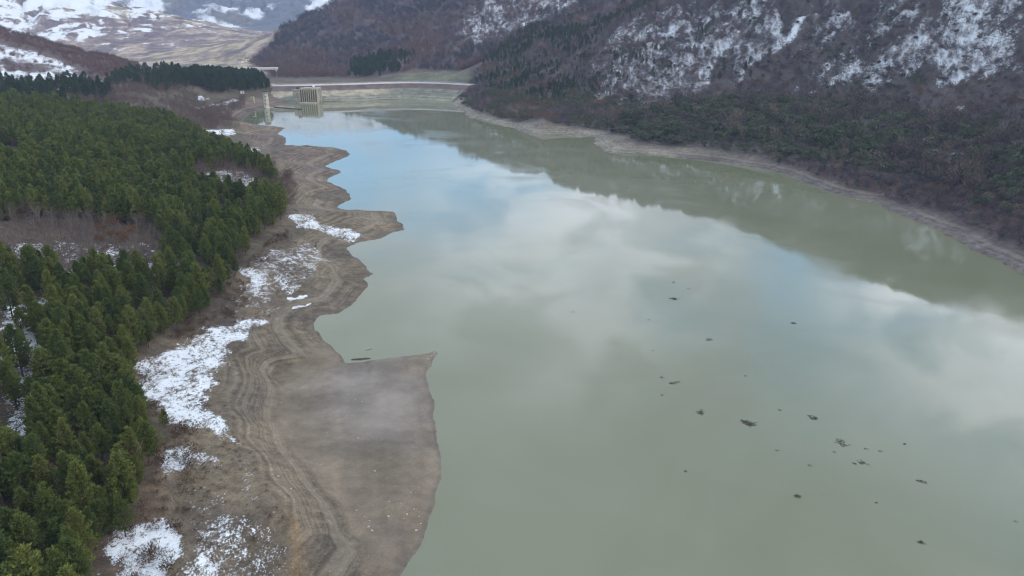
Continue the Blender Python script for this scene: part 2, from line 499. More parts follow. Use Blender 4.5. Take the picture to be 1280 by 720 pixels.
def regw(k, feather, rough=0.0, seed=0, scale=9.0):
    """soft membership of every ground vertex in a region"""
    P_ = REG[k]; mg = feather + rough * 1.2 + 1
    lo = P_.min(0) - mg; hi = P_.max(0) + mg
    i = np.nonzero((gx > lo[0]) & (gx < hi[0]) & (gy > lo[1]) & (gy < hi[1]))[0]
    x, y = gx[i], gy[i]
    if rough:
        x = x + fbm(gx[i] / scale, gy[i] / scale, 4, 60 + seed, 0.6) * rough
        y = y + fbm(gx[i] / scale + 31, gy[i] / scale, 4, 80 + seed, 0.6) * rough
    d_ = seg_dist(x, y, P_)
    w_ = np.zeros(len(gx))
    w_[i] = sstep(-feather, feather, np.where(inside(x, y, P_), d_, -d_))
    return w_


def paint(mask, col, f=1.0):
    w_ = (np.asarray(mask, float) * f)[:, None]
    C[:] = C * (1 - w_) + np.array(col) * w_


def put(arr, w_, v):
    arr[:] = arr * (1 - w_) + v * w_


right = ((gx > -90) & (gd > 0) & (gx > (gy * -0.08))).astype(float)
farm = gy > 1250
paint(right, (0.085, 0.070, 0.066))
paint(regw('pine_main', 3, 5, 1), (0.085, 0.062, 0.045)); paint(regw('far_pines', 5, 5, 1), (0.085, 0.062, 0.045))
paint(regw('r1_hill', 20, 20, 2, 60), (0.10, 0.072, 0.078))
paint(regw('r1_band', 40, 20, 2, 60), (0.13, 0.085, 0.075), 0.7)
wt_ = regw('terrace', 3, 3, 3); paint(wt_, (0.118, 0.090, 0.064))
t = fbm(gx / 14, gy / 14, 4, 91); paint(wt_ * sstep(0.0, 0.3, t), (0.150, 0.116, 0.076), 0.7); paint(wt_ * sstep(-0.1, -0.4, t), (0.10, 0.078, 0.060), 0.7)
paint(regw('redfloor', 3, 2, 4), (0.14, 0.088, 0.06), 0.7)
wb = regw('bank', 2.5, 2.0, 5); paint(wb, (0.150, 0.116, 0.080)); put(BAND, wb, 1.0)
paint(wb * sstep(380, 520, gy), (0.138, 0.098, 0.078), 0.8)
t = fbm(gx / 25, gy / 25, 4, 92); paint(wb * sstep(0.05, 0.4, t), (0.185, 0.145, 0.098), 0.6); paint(wb * sstep(-0.1, -0.4, t), (0.10, 0.08, 0.065), 0.6)
wm = regw('mud', 4, 3, 6, 20); paint(wm, (0.178, 0.137, 0.094)); put(BAND, wm, 0.12)
t = fbm(gx / 22, gy / 30, 4, 93, 0.45); paint(wm * sstep(0.0, 0.35, t), (0.138, 0.105, 0.076), 0.8)
ww = regw('wetmud', 9, 5, 7, 30); paint(ww, (0.205, 0.170, 0.140), 0.8); put(WET, ww, 1.0); put(WET, np.maximum(wm * 0.55, ww), 1.0)
WET[:] = np.maximum(ww, wm * 0.7)
paint(regw('orange', 1.2, 1.0, 8, 4), (0.26, 0.16, 0.075), 0.55)
w_ = regw('rbank_tan', 6, 4, 9); paint(w_, (0.155, 0.132, 0.105)); put(BAND, w_, 0.7)
w_ = regw('rbank_red', 8, 5, 10); paint(w_, (0.072, 0.052, 0.048)); put(BAND, w_, 0.3)
w_ = right * sstep(12, 7, gd) * (gx > 100); paint(w_, (0.120, 0.102, 0.092)); put(BAND, w_, 0.8)
w_ = right * sstep(15, 8, gd) * (gx < 120) * (gy < 1050); paint(w_, (0.20, 0.178, 0.14)); put(BAND, w_, 0.8)
paint((gd > 0) * sstep(1.5, 0.3, gd), (0.11, 0.095, 0.08), 0.6)                       # wet rim at the waterline
paint(regw('meadow', 12, 6, 11, 20), (0.135, 0.135, 0.085))
paint(regw('road_pad', 2, 1, 12), (0.33, 0.26, 0.21))
# far country: tan hills, fields, woods
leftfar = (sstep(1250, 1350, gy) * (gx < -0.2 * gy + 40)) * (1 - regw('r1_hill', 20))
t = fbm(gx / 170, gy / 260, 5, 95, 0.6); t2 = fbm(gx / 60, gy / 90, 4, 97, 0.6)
paint(leftfar, (0.39, 0.30, 0.235))  # dry-grass tan and the yellow below, lightened to stand in for sunlight
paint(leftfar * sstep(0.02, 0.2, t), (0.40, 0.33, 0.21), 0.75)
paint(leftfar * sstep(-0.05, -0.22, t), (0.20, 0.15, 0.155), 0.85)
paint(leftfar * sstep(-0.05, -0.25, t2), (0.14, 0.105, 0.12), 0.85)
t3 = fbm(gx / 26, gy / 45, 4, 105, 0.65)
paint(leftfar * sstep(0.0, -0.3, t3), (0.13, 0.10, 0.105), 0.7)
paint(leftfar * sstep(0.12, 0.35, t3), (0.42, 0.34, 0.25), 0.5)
mtn = sstep(2950, 3150, gy)
t5 = fbm(gx / 330, gy / 500, 5, 98, 0.6)
paint(mtn, (0.12, 0.125, 0.155)); paint(mtn * sstep(0, 0.2, t5), (0.16, 0.15, 0.14), 0.7)
lat = -gx / np.maximum(gy, 1)
m4 = sstep(1700, 1900, gy) * (gy < 3000) * leftfar
rv = 1 - np.abs(fbm(gx / 150, gy / 230, 5, 99, 0.62)) * 3.0
put(SN, m4, np.clip(0.345 + 0.0020 * (gz - 55) + 0.70 * (lat - 0.50) + 0.16 * rv + 0.10 * t2 + 0.38 * t3 + 0.0, 0, 0.66))
rv5 = fbm(gx / 210 + gy / 900, gy / 420, 5, 101, 0.62)
put(SN, mtn, np.clip(0.50 + 0.50 * rv5 + 0.12 * fbm(gx / 60, gy / 110, 3, 106) + 0.00030 * (gz - 200), 0, 0.85))
paint(regw('hill_red', 14, 8, 13, 30), (0.115, 0.068, 0.065))
w_ = regw('hill_snow', 14, 10, 14, 30); paint(w_, (0.12, 0.09, 0.09)); put(SN, w_, np.clip(0.50 + 0.25 * fbm(gx / 40, gy / 50, 4, 102, 0.6), 0, 1))

# a dusting of scattered scraps on the terrace and beside the patches
SN[:] = np.maximum(SN, wt_ * (0.405 + 0.05 * fbm(gx / 12, gy / 12, 3, 107)))
SN[:] = np.maximum(SN, wb * 0.31 * sstep(5, 9, gd) * (gx < 0))
SN[:] = np.maximum(SN, 0.40 * regw('pine_main', 3))
rh = regw('r_hill', 20)
SN[:] = np.maximum(SN, rh * 0.36)
SNOW = {'snow_main': .535, 'snow_mid': .53, 'snow_neck': .50, 'snow_low': .56, 'snow_scat': .485, 'snow_scat2': .49, 'snow_head': .525, 'snow_stripe': .54, 'snow_stripe2': .53, 'snow_edge': .52, 'snow_edge2': .475,
        'snow_cove': .55, 'snow_coveb': .53, 'snow_far': .56, 'snow_far2': .57, 'snow_gap': .52, 'snow_clear': .475, 'snow_zoneb': .51, 'snow_left': .56,
        'rs_a': .545, 'rs_b': .53, 'rs_c': .54, 'rs_d': .54, 'rs_e': .53, 'rs_f': .52, 'rh_a': .495, 'rh_b': .525, 'rh_c': .518, 'rh_d': .53, 'rh_e': .50, 'rh_f': .49, 'rh_g': .515, 'r1_snow': .51}
hm = 0.075 * fbm((gx + gy) / 38, (gx - gy) / 15, 4, 103, 0.6) + 0.07 * fbm(gx / 11, gy / 11, 3, 104)
for k, dn_ in SNOW.items():
    far_k = k.startswith('r')
    w_ = regw(k, 7 if k.startswith('rs') else (20 if k in ('rh_b', 'rh_c', 'rh_d', 'rh_e', 'rh_f') else 34) if far_k else (0.7 if 'stripe' in k else 3.5), (9 if k.startswith('rs') else 22) if far_k else (0.6 if 'stripe' in k else 4.5), 15, 40 if far_k else 9)
    base_ = np.where(w_ > 0, dn_ + (hm if far_k else 0), 0)
    SN[:] = np.maximum(SN, 0.30 * (w_ > 0) + (base_ - 0.30) * w_)
SN *= np.where(gd < 1.5, 0.3, 1)

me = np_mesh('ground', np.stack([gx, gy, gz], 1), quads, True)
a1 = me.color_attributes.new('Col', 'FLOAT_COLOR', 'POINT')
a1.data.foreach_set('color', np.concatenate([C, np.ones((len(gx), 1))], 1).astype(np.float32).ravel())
a2 = me.color_attributes.new('Msk', 'FLOAT_COLOR', 'POINT')
a2.data.foreach_set('color', np.stack([SN, BAND, WET, np.ones(len(gx))], 1).astype(np.float32).ravel())

T = NT('terrain_soil_and_snow')
pos = T.n('ShaderNodeNewGeometry').outputs['Position']
col = T.n('ShaderNodeVertexColor', layer_name='Col').outputs['Color']
msk = T.n('ShaderNodeSeparateColor', {0: T.n('ShaderNodeVertexColor', layer_name='Msk').outputs['Color']})
sn, bd, wt = msk.outputs[0], msk.outputs[1], msk.outputs[2]
xyz = T.n('ShaderNodeSeparateXYZ', {0: pos})
nz_big = T.noise(0.045, 6, 0.62, pos)
nz_mid = T.noise(0.35, 6, 0.65, pos)
nz_fin = T.noise(2.2, 4, 0.6, pos)
c = T.n('ShaderNodeVectorMath', {0: col, 'Scale': T.mapr(nz_big, 0.3, 0.7, 0.72, 1.28)}, operation='SCALE').outputs[0]
k2 = T.math('MULTIPLY', T.mapr(nz_mid, 0.3, 0.7, 0.70, 1.30), T.mapr(nz_fin, 0.3, 0.7, 0.78, 1.22))
k2 = T.math('ADD', T.math('MULTIPLY', k2, T.math('SUBTRACT', 1.0, T.math('MULTIPLY', wt, 0.8))), T.math('MULTIPLY', wt, 0.8))
c = T.n('ShaderNodeVectorMath', {0: c, 'Scale': k2}, operation='SCALE').outputs[0]
# strand lines left by the falling water level
w = T.math('ADD', T.math('MULTIPLY', xyz.outputs[2], 2.4), T.math('ADD', T.math('MULTIPLY', nz_mid, 0.7), T.math('MULTIPLY', nz_big, 3.0)))
b1 = T.noise(1.0, 3, 0.6, None, '1D', w)
bandk = T.mapr(b1, 0.32, 0.68, 0.74, 1.28)
bandk = T.math('ADD', T.math('MULTIPLY', bd, bandk), T.math('SUBTRACT', 1.0, bd))
c = T.n('ShaderNodeVectorMath', {0: c, 'Scale': bandk}, operation='SCALE').outputs[0]
w2 = T.math('ADD', T.math('MULTIPLY', xyz.outputs[2], 1.1), 40.0)
b2 = T.noise(1.0, 2, 0.5, None, '1D', w2)
c = T.mix(T.math('MULTIPLY', bd, T.mapr(b2, 0.52, 0.75, 0, 0.4)), c, (0.26, 0.22, 0.165))
# snow
st = T.n('ShaderNodeMapping', {'Vector': pos, 'Rotation': (0, 0, 0.5), 'Scale': (1, 0.62, 1)}).outputs[0]
ns = T.noise(0.16, 8, 0.70, st, dist=0.4)
ns3 = T.noise(2.6, 4, 0.75, st)
ns2 = T.noise(0.75, 6, 0.78, st)
nss = T.math('ADD', T.math('ADD', T.math('MULTIPLY', ns, 0.34), T.math('MULTIPLY', ns2, 0.34)), T.math('MULTIPLY', ns3, 0.32))
th = T.math('SUBTRACT', 1.0, sn)
snf = T.mapr(T.math('SUBTRACT', nss, th), -0.02, 0.035)
snc = T.mix(T.mapr(nz_fin, 0.3, 0.7), (0.66, 0.68, 0.72), (0.80, 0.81, 0.83))
c = T.mix(snf, c, snc)
hb = T.math('ADD', T.math('MULTIPLY', nz_mid, 1.0), T.math('MULTIPLY', nz_fin, 0.35))
hb = T.math('ADD', hb, T.math('MULTIPLY', snf, 0.25))
hb = T.math('MULTIPLY', hb, T.math('SUBTRACT', 1.0, T.math('MULTIPLY', wt, 0.9)))
bmp = T.n('ShaderNodeBump', {'Height': hb, 'Strength': 0.75, 'Distance': 0.55}).outputs[0]
rg = T.math('SUBTRACT', 0.92, T.math('MULTIPLY', wt, T.mapr(nz_big, 0.3, 0.7, 0.30, 0.5)))
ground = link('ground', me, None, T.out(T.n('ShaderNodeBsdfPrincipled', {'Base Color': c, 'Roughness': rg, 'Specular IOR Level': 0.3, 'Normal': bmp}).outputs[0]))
tag(ground, 'brown valley ground with snow patches, mud banks and hills round the reservoir', 'ground', kind='structure')

# ------------------------------------------------------------------ the lake surface
cs = 5.0
wx = np.arange(-480, 460, cs); wy = np.arange(-60, 1080, cs)
WX, WY = np.meshgrid(wx, wy)
wd = lake_sd(WX.ravel(), WY.ravel()).reshape(WX.shape)
keep = np.minimum.reduce([wd[:-1, :-1], wd[1:, :-1], wd[:-1, 1:], wd[1:, 1:]]) < 2.0
wi = (np.arange(len(wy) - 1)[:, None] * len(wx) + np.arange(len(wx) - 1)[None, :])[keep]
wq = np.stack([wi, wi + 1, wi + len(wx) + 1, wi + len(wx)], 1)
me = np_mesh('lake', np.stack([WX.ravel(), WY.ravel(), np.zeros(WX.size)], 1), wq, True)
bm = bmesh.new(); bm.from_mesh(me)
bmesh.ops.delete(bm, geom=[v for v in bm.verts if not v.link_faces], context='VERTS')
bm.to_mesh(me); bm.free()
T = NT('turbid_reservoir_water')
pos = T.n('ShaderNodeNewGeometry').outputs['Position']
f = T.noise(0.012, 4, 0.6, pos, dist=0.6)
c = T.mix(T.mapr(f, 0.3, 0.7), (0.158, 0.166, 0.102), (0.184, 0.190, 0.124))
rip = T.noise(0.55, 3, 0.55, pos)
bmp = T.n('ShaderNodeBump', {'Height': rip, 'Strength': 0.04, 'Distance': 0.08}).outputs[0]
lake = link('lake', me, None, T.out(T.n('ShaderNodeBsdfPrincipled', {'Base Color': c, 'Roughness': T.mapr(T.noise(0.02, 3, 0.5, pos, dist=1.0), 0.45, 0.7, 0.03, 0.12), 'IOR': 1.44, 'Normal': bmp}).outputs[0]))
tag(lake, 'calm grey green reservoir water reflecting clouds', 'lake', kind='structure')


# ------------------------------------------------------------------ plants
def tri_mesh(name, tris):
    V = np.asarray(tris, float).reshape(-1, 3)
    return np_mesh(name, V, np.arange(len(V)).reshape(-1, 3))


def blade(p, d, L, w, R):
    """one narrow leaf/needle-tuft/twig triangle pair"""
    d = d / (np.linalg.norm(d) + 1e-9)
    s = np.cross(d, R.normal(size=3)); s /= np.linalg.norm(s) + 1e-9
    m = p + d * L * 0.55
    return [p, m + s * w / 2, m - s * w / 2, m + s * w / 2, p + d * L, m - s * w / 2]


def prism(a, b, ra, rb, k=3):
    a = np.asarray(a, float); b = np.asarray(b, float)
    d = b - a; d /= np.linalg.norm(d) + 1e-9
    s = np.cross(d, (0.3, 0.9, 0.31)); s /= np.linalg.norm(s) + 1e-9
    t = np.cross(d, s)
    out = []
    for i in range(k):
        q0, q1 = 2 * math.pi * i / k, 2 * math.pi * (i + 1) / k
        o0, o1 = s * math.cos(q0) + t * math.sin(q0), s * math.cos(q1) + t * math.sin(q1)
        A0, A1, B0, B1 = a + o0 * ra, a + o1 * ra, b + o0 * rb, b + o1 * rb
        out += [A0, A1, B1, A0, B1, B0]
    return out


def pine(seed, Ht=13.0, Rm=2.9, levels=20, nb=8, ncl=4, nt=7, tl=0.75, tw=0.2, base=0.2):
    R = np.random.default_rng(seed)
    crown = []
    lean = R.normal(size=2) * 0.25
    lop = R.random() * 6.28
    h0 = Ht * base
    for i in range(levels):
        t = (i + R.random() * 0.7) / levels
        h = h0 + (Ht - h0) * t
        prof = (1 - t ** 1.55) ** 0.95 * min(1.0, 0.6 + t * 1.9) + 0.05
        for j in range(nb if t < 0.8 else max(4, nb - 3)):
            az = R.random() * 6.283
            L = Rm * prof * R.uniform(0.55, 1.12) * (1 + 0.16 * math.cos(az - lop) + 0.14 * math.cos(3 * az + 5 * t + seed))
            rise = R.uniform(0.05, 0.45) + 0.5 * t
            dirv = np.array([math.cos(az), math.sin(az), rise])
            o = np.array([lean[0] * t, lean[1] * t, h])
            for q in range(ncl):
                s = 1 - (q / max(1, ncl)) ** 1.1 * 0.72
                p = o + dirv * L * s + R.normal(size=3) * 0.16
                for _ in range(nt):
                    dd = dirv * 0.7 + np.array([0, 0, 0.75]) + R.normal(size=3) * 0.5
                    crown += blade(p, dd, tl * R.uniform(0.7, 1.25), tw * R.uniform(0.7, 1.3), R)
    for _ in range(14):   # leader
        crown += blade(np.array([lean[0], lean[1], Ht * R.uniform(0.93, 0.98)]), np.array([0, 0, 1.0]) + R.normal(size=3) * 0.4, 0.9, tw, R)
    tr = prism((0, 0, -0.6), (lean[0] * .5, lean[1] * .5, Ht * 0.5), 0.2, 0.13, 6) + prism((lean[0] * .5, lean[1] * .5, Ht * 0.5), (lean[0], lean[1], Ht * 0.96), 0.13, 0.03, 6)
    for _ in range(9):    # dead lower branches
        z = R.uniform(0.12, 0.32) * Ht; az = R.random() * 6.283; L = R.uniform(0.7, 1.6)
        tr += prism((0, 0, z), (math.cos(az) * L, math.sin(az) * L, z + 0.15), 0.045, 0.015, 3)
    return tri_mesh('pine_crown', crown), tri_mesh('pine_trunk', tr)


def bare(seed, Ht=7.0, spread=2.4, limbs=7, subs=4, twigs=6, tw=0.07, trunk=0.25, leafy=0):
    R = np.random.default_rng(seed)
    wood, tw_l = [], []
    zt = Ht * trunk
    wood += prism((0, 0, -0.5), (0, 0, zt), 0.02 * Ht, 0.016 * Ht, 5)
    wood += prism((0, 0, zt), (R.normal() * .2, R.normal() * .2, Ht * 0.75), 0.015 * Ht, 0.005 * Ht, 4)
    for i in range(limbs):
        az = 6.283 * (i + R.random() * 0.8) / limbs
        z0 = zt * R.uniform(0.7, 1.0) + R.random() * Ht * 0.3
        e = np.array([math.cos(az) * spread * R.uniform(0.35, 0.75), math.sin(az) * spread * R.uniform(0.35, 0.75), z0 + Ht * R.uniform(0.18, 0.42)])
        s = np.array([0, 0, z0])
        wood += prism(s, e, 0.009 * Ht, 0.004 * Ht, 3)
        for j in range(subs):
            f = R.uniform(0.45, 1.0)
            b = s + (e - s) * f
            d = (e - s) / np.linalg.norm(e - s) * 0.8 + R.normal(size=3) * 0.55 + np.array([0, 0, 0.5])
            L = Ht * R.uniform(0.14, 0.26)
            b2 = b + d / np.linalg.norm(d) * L
            wood += prism(b, b2, 0.004 * Ht, 0.002 * Ht, 3)
            for k in range(twigs):
                p = b + (b2 - b) * R.uniform(0.25, 1.0)
                dd = d * 0.7 + R.normal(size=3) * 0.6 + np.array([0, 0, 0.45])
                tw_l += blade(p, dd, Ht * R.uniform(0.08, 0.19), tw * R.uniform(0.7, 1.3), R)
                for _ in range(leafy):
                    q = p + R.normal(size=3) * 0.35
                    tw_l += blade(q, R.normal(size=3), 0.34, 0.26, R)
    return tri_mesh('bare_crown', tw_l), tri_mesh('bare_trunk', wood)


def clump(seed, Ht=5.0, Rr=2.2, nblades=150, tw=0.22, L=1.1, up=0.8, dome=True):
    """far twiggy crown / low bush: blades spread through a ragged dome"""
    R = np.random.default_rng(seed)
    out = []
    nl = 5
    lob = [(R.normal() * Rr * 0.35, R.normal() * Rr * 0.35, R.uniform(0.5, 0.85) * Ht, R.uniform(0.5, 0.8) * Rr) for _ in range(nl)]
    for _ in range(nblades):
        lx, ly, lz, lr = lob[R.integers(nl)]
        q = R.normal(size=3); q /= np.linalg.norm(q)
        q *= R.random() ** 0.45
        p = np.array([lx + q[0] * lr, ly + q[1] * lr, max(0.05, lz + q[2] * lz * 0.85 - L * 0.4)])
        d = q * 0.9 + np.array([0, 0, up]) + R.normal(size=3) * 0.35
        out += blade(p, d, L * R.uniform(0.6, 1.3), tw * R.uniform(0.6, 1.4), R)
    return tri_mesh('bush_crown', out)


def lump(seed, Ht=5.0, Rr=2.6, nleaf=330, sz=0.40, twig=70):
    """dense bush: leafy patches lying on several overlapping lobes, with twigs sticking out"""
    R = np.random.default_rng(seed)
    out = []
    lob = [(0, 0, Ht * 0.55, Rr * 0.62)] + [(R.normal() * Rr * 0.45, R.normal() * Rr * 0.45, R.uniform(0.3, 0.75) * Ht, R.uniform(0.35, 0.6) * Rr) for _ in range(5)]
    for k in range(nleaf + twig):
        lx, ly, lz, lr = lob[R.integers(6)]
        q = R.normal(size=3); q[2] = abs(q[2]) * 1.1 - 0.35; q /= np.linalg.norm(q)
        p = np.array([lx + q[0] * lr, ly + q[1] * lr, max(0.05, lz + q[2] * lr * 0.95)])
        if k < nleaf:
            nrm_ = q + R.normal(size=3) * 0.35; nrm_ /= np.linalg.norm(nrm_)
            a = np.cross(nrm_, R.normal(size=3)); a /= np.linalg.norm(a); b = np.cross(nrm_, a)
            w_ = sz * R.uniform(0.6, 1.4)
            out += [p + a * w_, p - a * w_ * 0.5 + b * w_ * 0.8, p - a * w_ * 0.6 - b * w_ * 0.8]
        else:
            out += blade(p, q + np.array([0, 0, 0.8]), 1.0, 0.14, R)
    return tri_mesh('bush_crown', out)


def join_meshes(name, parts):
    """parts: [(mesh, material)] -> one mesh with material slots"""
    V, Fs, mi, off = [], [], [], 0
    for k, (m, _) in enumerate(parts):
        co = np.empty(len(m.vertices) * 3, np.float32); m.vertices.foreach_get('co', co)
        V.append(co.reshape(-1, 3))
        Fs.append(np.arange(len(m.vertices)).reshape(-1, 3) + off); off += len(m.vertices)
        mi += [k] * (len(m.vertices) // 3)
    me = np_mesh(name, np.concatenate(V), np.concatenate(Fs))
    for _, mt in parts:
        me.materials.append(mt)
    me.polygons.foreach_set('material_index', np.array(mi, np.int32))
    return me


M_NEEDLE = foliage('pine_needles', (0.092, 0.125, 0.042), (0.140, 0.172, 0.046), (0.192, 0.210, 0.056), 0.4)
M_NEEDLE_FAR = foliage('dark_pine_needles', (0.048, 0.075, 0.045), (0.060, 0.090, 0.050), (0.080, 0.110, 0.052), 0.3)
M_BARK = simple('pine_bark', (0.085, 0.062, 0.05), 0.95, 0.3, 3.0)
M_TWIG = foliage('bare_twigs', (0.105, 0.082, 0.075), (0.13, 0.10, 0.088), (0.15, 0.11, 0.09))
M_WOOD = simple('grey_bare_wood', (0.16, 0.135, 0.12), 0.95, 0.3, 3.0)
M_RUSSET = foliage('russet_leaves', (0.15, 0.080, 0.045), (0.17, 0.085, 0.045), (0.14, 0.085, 0.055), 0.2)
M_PURPLE = foliage('purple_brown_twigs', (0.080, 0.066, 0.086), (0.140, 0.108, 0.122), (0.215, 0.160, 0.148))
M_OLIVE = foliage('olive_scrub', (0.075, 0.088, 0.060), (0.098, 0.105, 0.072), (0.120, 0.112, 0.085))
M_OLIVE2 = foliage('olive_green_scrub', (0.052, 0.068, 0.044), (0.080, 0.094, 0.058), (0.112, 0.116, 0.080))
M_TERR = foliage('grey_brown_bushes', (0.065, 0.055, 0.055), (0.11, 0.09, 0.085), (0.165, 0.13, 0.105))
M_RUST = foliage('rusty_bushes', (0.16, 0.085, 0.035), (0.19, 0.10, 0.045), (0.17, 0.105, 0.06))
M_DUSK = foliage('dusky_twigs', (0.060, 0.060, 0.070), (0.075, 0.075, 0.082), (0.085, 0.085, 0.088))
M_REDTWIG = foliage('red_brown_twigs', (0.125, 0.080, 0.075), (0.15, 0.096, 0.082), (0.17, 0.115, 0.09))
M_DRY = foliage('dry_scrub', (0.075, 0.045, 0.035), (0.10, 0.065, 0.045), (0.13, 0.095, 0.055))

NEAR_PINES = [pine(100 + i, *p) for i, p in enumerate([(13.5, 2.9), (12.2, 2.7), (14.6, 3.0), (11.4, 2.9), (13.0, 2.5), (12.6, 3.2)])]
FAR_PINES = [pine(200 + i, h, r, 13, 6, 3, 5, 1.1, 0.42) for i, (h, r) in enumerate([(13.5, 2.9), (12.2, 2.7), (14.4, 3.0), (11.4, 3.0), (13.0, 2.5)])]
BARE = [bare(300 + i, h, s) for i, (h, s) in enumerate([(7.5, 2.6), (6.2, 2.4), (8.2, 2.8), (5.6, 2.5)])]
RUSSET = [bare(320 + i, h, s, leafy=3) for i, (h, s) in enumerate([(6.5, 2.5), (5.6, 2.4)])]


# ---- instanced masses (only for what reads as one mass)
def instancer(name, P, variants, scl, label, cat, pick=None):
    src = bpy.data.collections.new(name + '_source')
    for k, me in enumerate(variants):
        o = bpy.data.objects.new('%s_source_%02d' % (name, k), me)
        src.objects.link(o)
    N = len(P)
    me = bpy.data.meshes.new(name)
    me.vertices.add(N); me.vertices.foreach_set('co', np.asarray(P, np.float32).ravel())
    at = me.attributes.new('rot', 'FLOAT_VECTOR', 'POINT')
    r = np.zeros((N, 3), np.float32); r[:, 2] = rng.random(N) * 6.283; r[:, :2] = rng.normal(size=(N, 2)) * 0.04
    at.data.foreach_set('vector', r.ravel())
    at = me.attributes.new('scl', 'FLOAT_VECTOR', 'POINT')
    s = np.repeat(np.asarray(scl, np.float32)[:, None], 3, 1)
    s[:, :2] *= rng.uniform(0.85, 1.18, size=(N, 1))
    at.data.foreach_set('vector', s.astype(np.float32).ravel())
    at = me.attributes.new('var', 'INT', 'POINT')
    at.data.foreach_set('value', (rng.integers(0, len(variants), N) if pick is None else pick).astype(np.int32))
    o = link(name, me)
    ng = bpy.data.node_groups.new(name + '_scatter', 'GeometryNodeTree')
    ng.interface.new_socket('Geometry', in_out='INPUT', socket_type='NodeSocketGeometry')
    ng.interface.new_socket('Geometry', in_out='OUTPUT', socket_type='NodeSocketGeometry')
    N_ = ng.nodes.new; L_ = ng.links.new
    gi, go = N_('NodeGroupInput'), N_('NodeGroupOutput')
    ip = N_('GeometryNodeInstanceOnPoints'); ip.inputs['Pick Instance'].default_value = True
    ci = N_('GeometryNodeCollectionInfo'); ci.inputs['Collection'].default_value = src
    ci.inputs['Separate Children'].default_value = True; ci.inputs['Reset Children'].default_value = True

    def na(nm, ty):
        q = N_('GeometryNodeInputNamedAttribute'); q.data_type = ty; q.inputs['Name'].default_value = nm
        return q.outputs['Attribute']
    e2r = N_('FunctionNodeEulerToRotation'); L_(na('rot', 'FLOAT_VECTOR'), e2r.inputs[0])
    L_(gi.outputs[0], ip.inputs['Points']); L_(ci.outputs[0], ip.inputs['Instance'])
    L_(na('var', 'INT'), ip.inputs['Instance Index']); L_(e2r.outputs[0], ip.inputs['Rotation']); L_(na('scl', 'FLOAT_VECTOR'), ip.inputs['Scale'])
    L_(ip.outputs[0], go.inputs[0])
    md = o.modifiers.new('scatter', 'NODES'); md.node_group = ng
    return tag(o, label, cat, kind='stuff')


def scatter(key, spacing, jit=0.42):
    lo = REG[key].min(0); hi = REG[key].max(0)
    xs = np.arange(lo[0], hi[0], spacing); ys = np.arange(lo[1], hi[1], spacing * 0.87)
    X, Y = np.meshgrid(xs, ys)
    X = X + (np.arange(len(ys)) % 2)[:, None] * spacing * 0.5
    x = X.ravel() + rng.uniform(-jit, jit, X.size) * spacing
    y = Y.ravel() + rng.uniform(-jit, jit, X.size) * spacing
    m = inside(x, y, REG[key])
    return x[m], y[m]


def in_view(x, y, z, mg=60):
    u, v, d = project(x, y, z)
    return (d > 20) & (u > -mg) & (u < 1280 + mg) & (v > -mg) & (v < 720 + mg * 2)


# pines of the plantation
px, py = scatter('pine_main', 4.15)
pz = H(px, py)
ok = ~inside(px, py, REG['clearing']) & (lake_sd(px, py) > 8)
dn = fbm(px / 16, py / 16, 3, 55)
ok &= dn > -0.36 - 0.12 * (py < 180)
thin = inside(px, py, REG['gap_thin']) | inside(px, py, REG['snow_gap']) | inside(px, py, REG['low_thin'])
ok &= ~(thin & (rng.random(len(px)) < 0.80))
ok &= ~inside(px, py, REG['snow_left'])
ok &= in_view(px, py, pz, 150)
px, py, pz, thin = px[ok], py[ok], pz[ok], thin[ok]
pu, pv, pdep = project(px, py, pz + 6)
order = np.argsort(np.where((pu > 0) & (pu < 1280) & (pv < 735), pdep, pdep + 5000))
near_i, far_i = order[:296], order[296:]
edge_d = seg_dist(px, py, REG['pine_main'])


def pine_tree(x, y, z, s, me_pair, label, group):
    r = empty('pine_tree', (x, y, z), random.random() * 6.283, s)
    link('crown', me_pair[0], r); link('trunk', me_pair[1], r)
    tag(r, label, 'pine tree', group)
    return r


for c_, t_ in NEAR_PINES + FAR_PINES:
    c_.materials.append(M_NEEDLE); t_.materials.append(M_BARK)
for i in near_i:
    if thin[i]:
        lb, gp = 'green pine standing apart among the snowy gaps at the left of the plantation', 'pines among the snowy gaps'
    elif edge_d[i] < 7:
        lb, gp = 'green pine on the outer edge of the plantation facing the snowy lakeshore', 'pines along the plantation edge'
    else:
        lb, gp = 'green pine packed among others inside the dense lakeside plantation', 'pines inside the plantation'
    pine_tree(px[i], py[i], pz[i] - 0.1, rng.uniform(0.55, 1.02), NEAR_PINES[rng.integers(len(NEAR_PINES))], lb, gp)
lx, ly = land_at([(207, 535)])
pine_tree(lx[0], ly[0], H(lx, ly)[0] - 0.1, 0.42, NEAR_PINES[3], 'small yellow green young pine standing alone on the snow outside the plantation', None)

M_FARP = [join_meshes('pine_tree_mass', [(c_, M_NEEDLE), (t_, M_BARK)]) for c_, t_ in FAR_PINES]
instancer('pine_forest', np.stack([px, py, pz - 0.1], 1)[far_i], M_FARP, rng.uniform(0.55, 1.02, len(far_i)),
          'deep green pine forest stretching back along the left shore behind the nearest trees', 'forest')
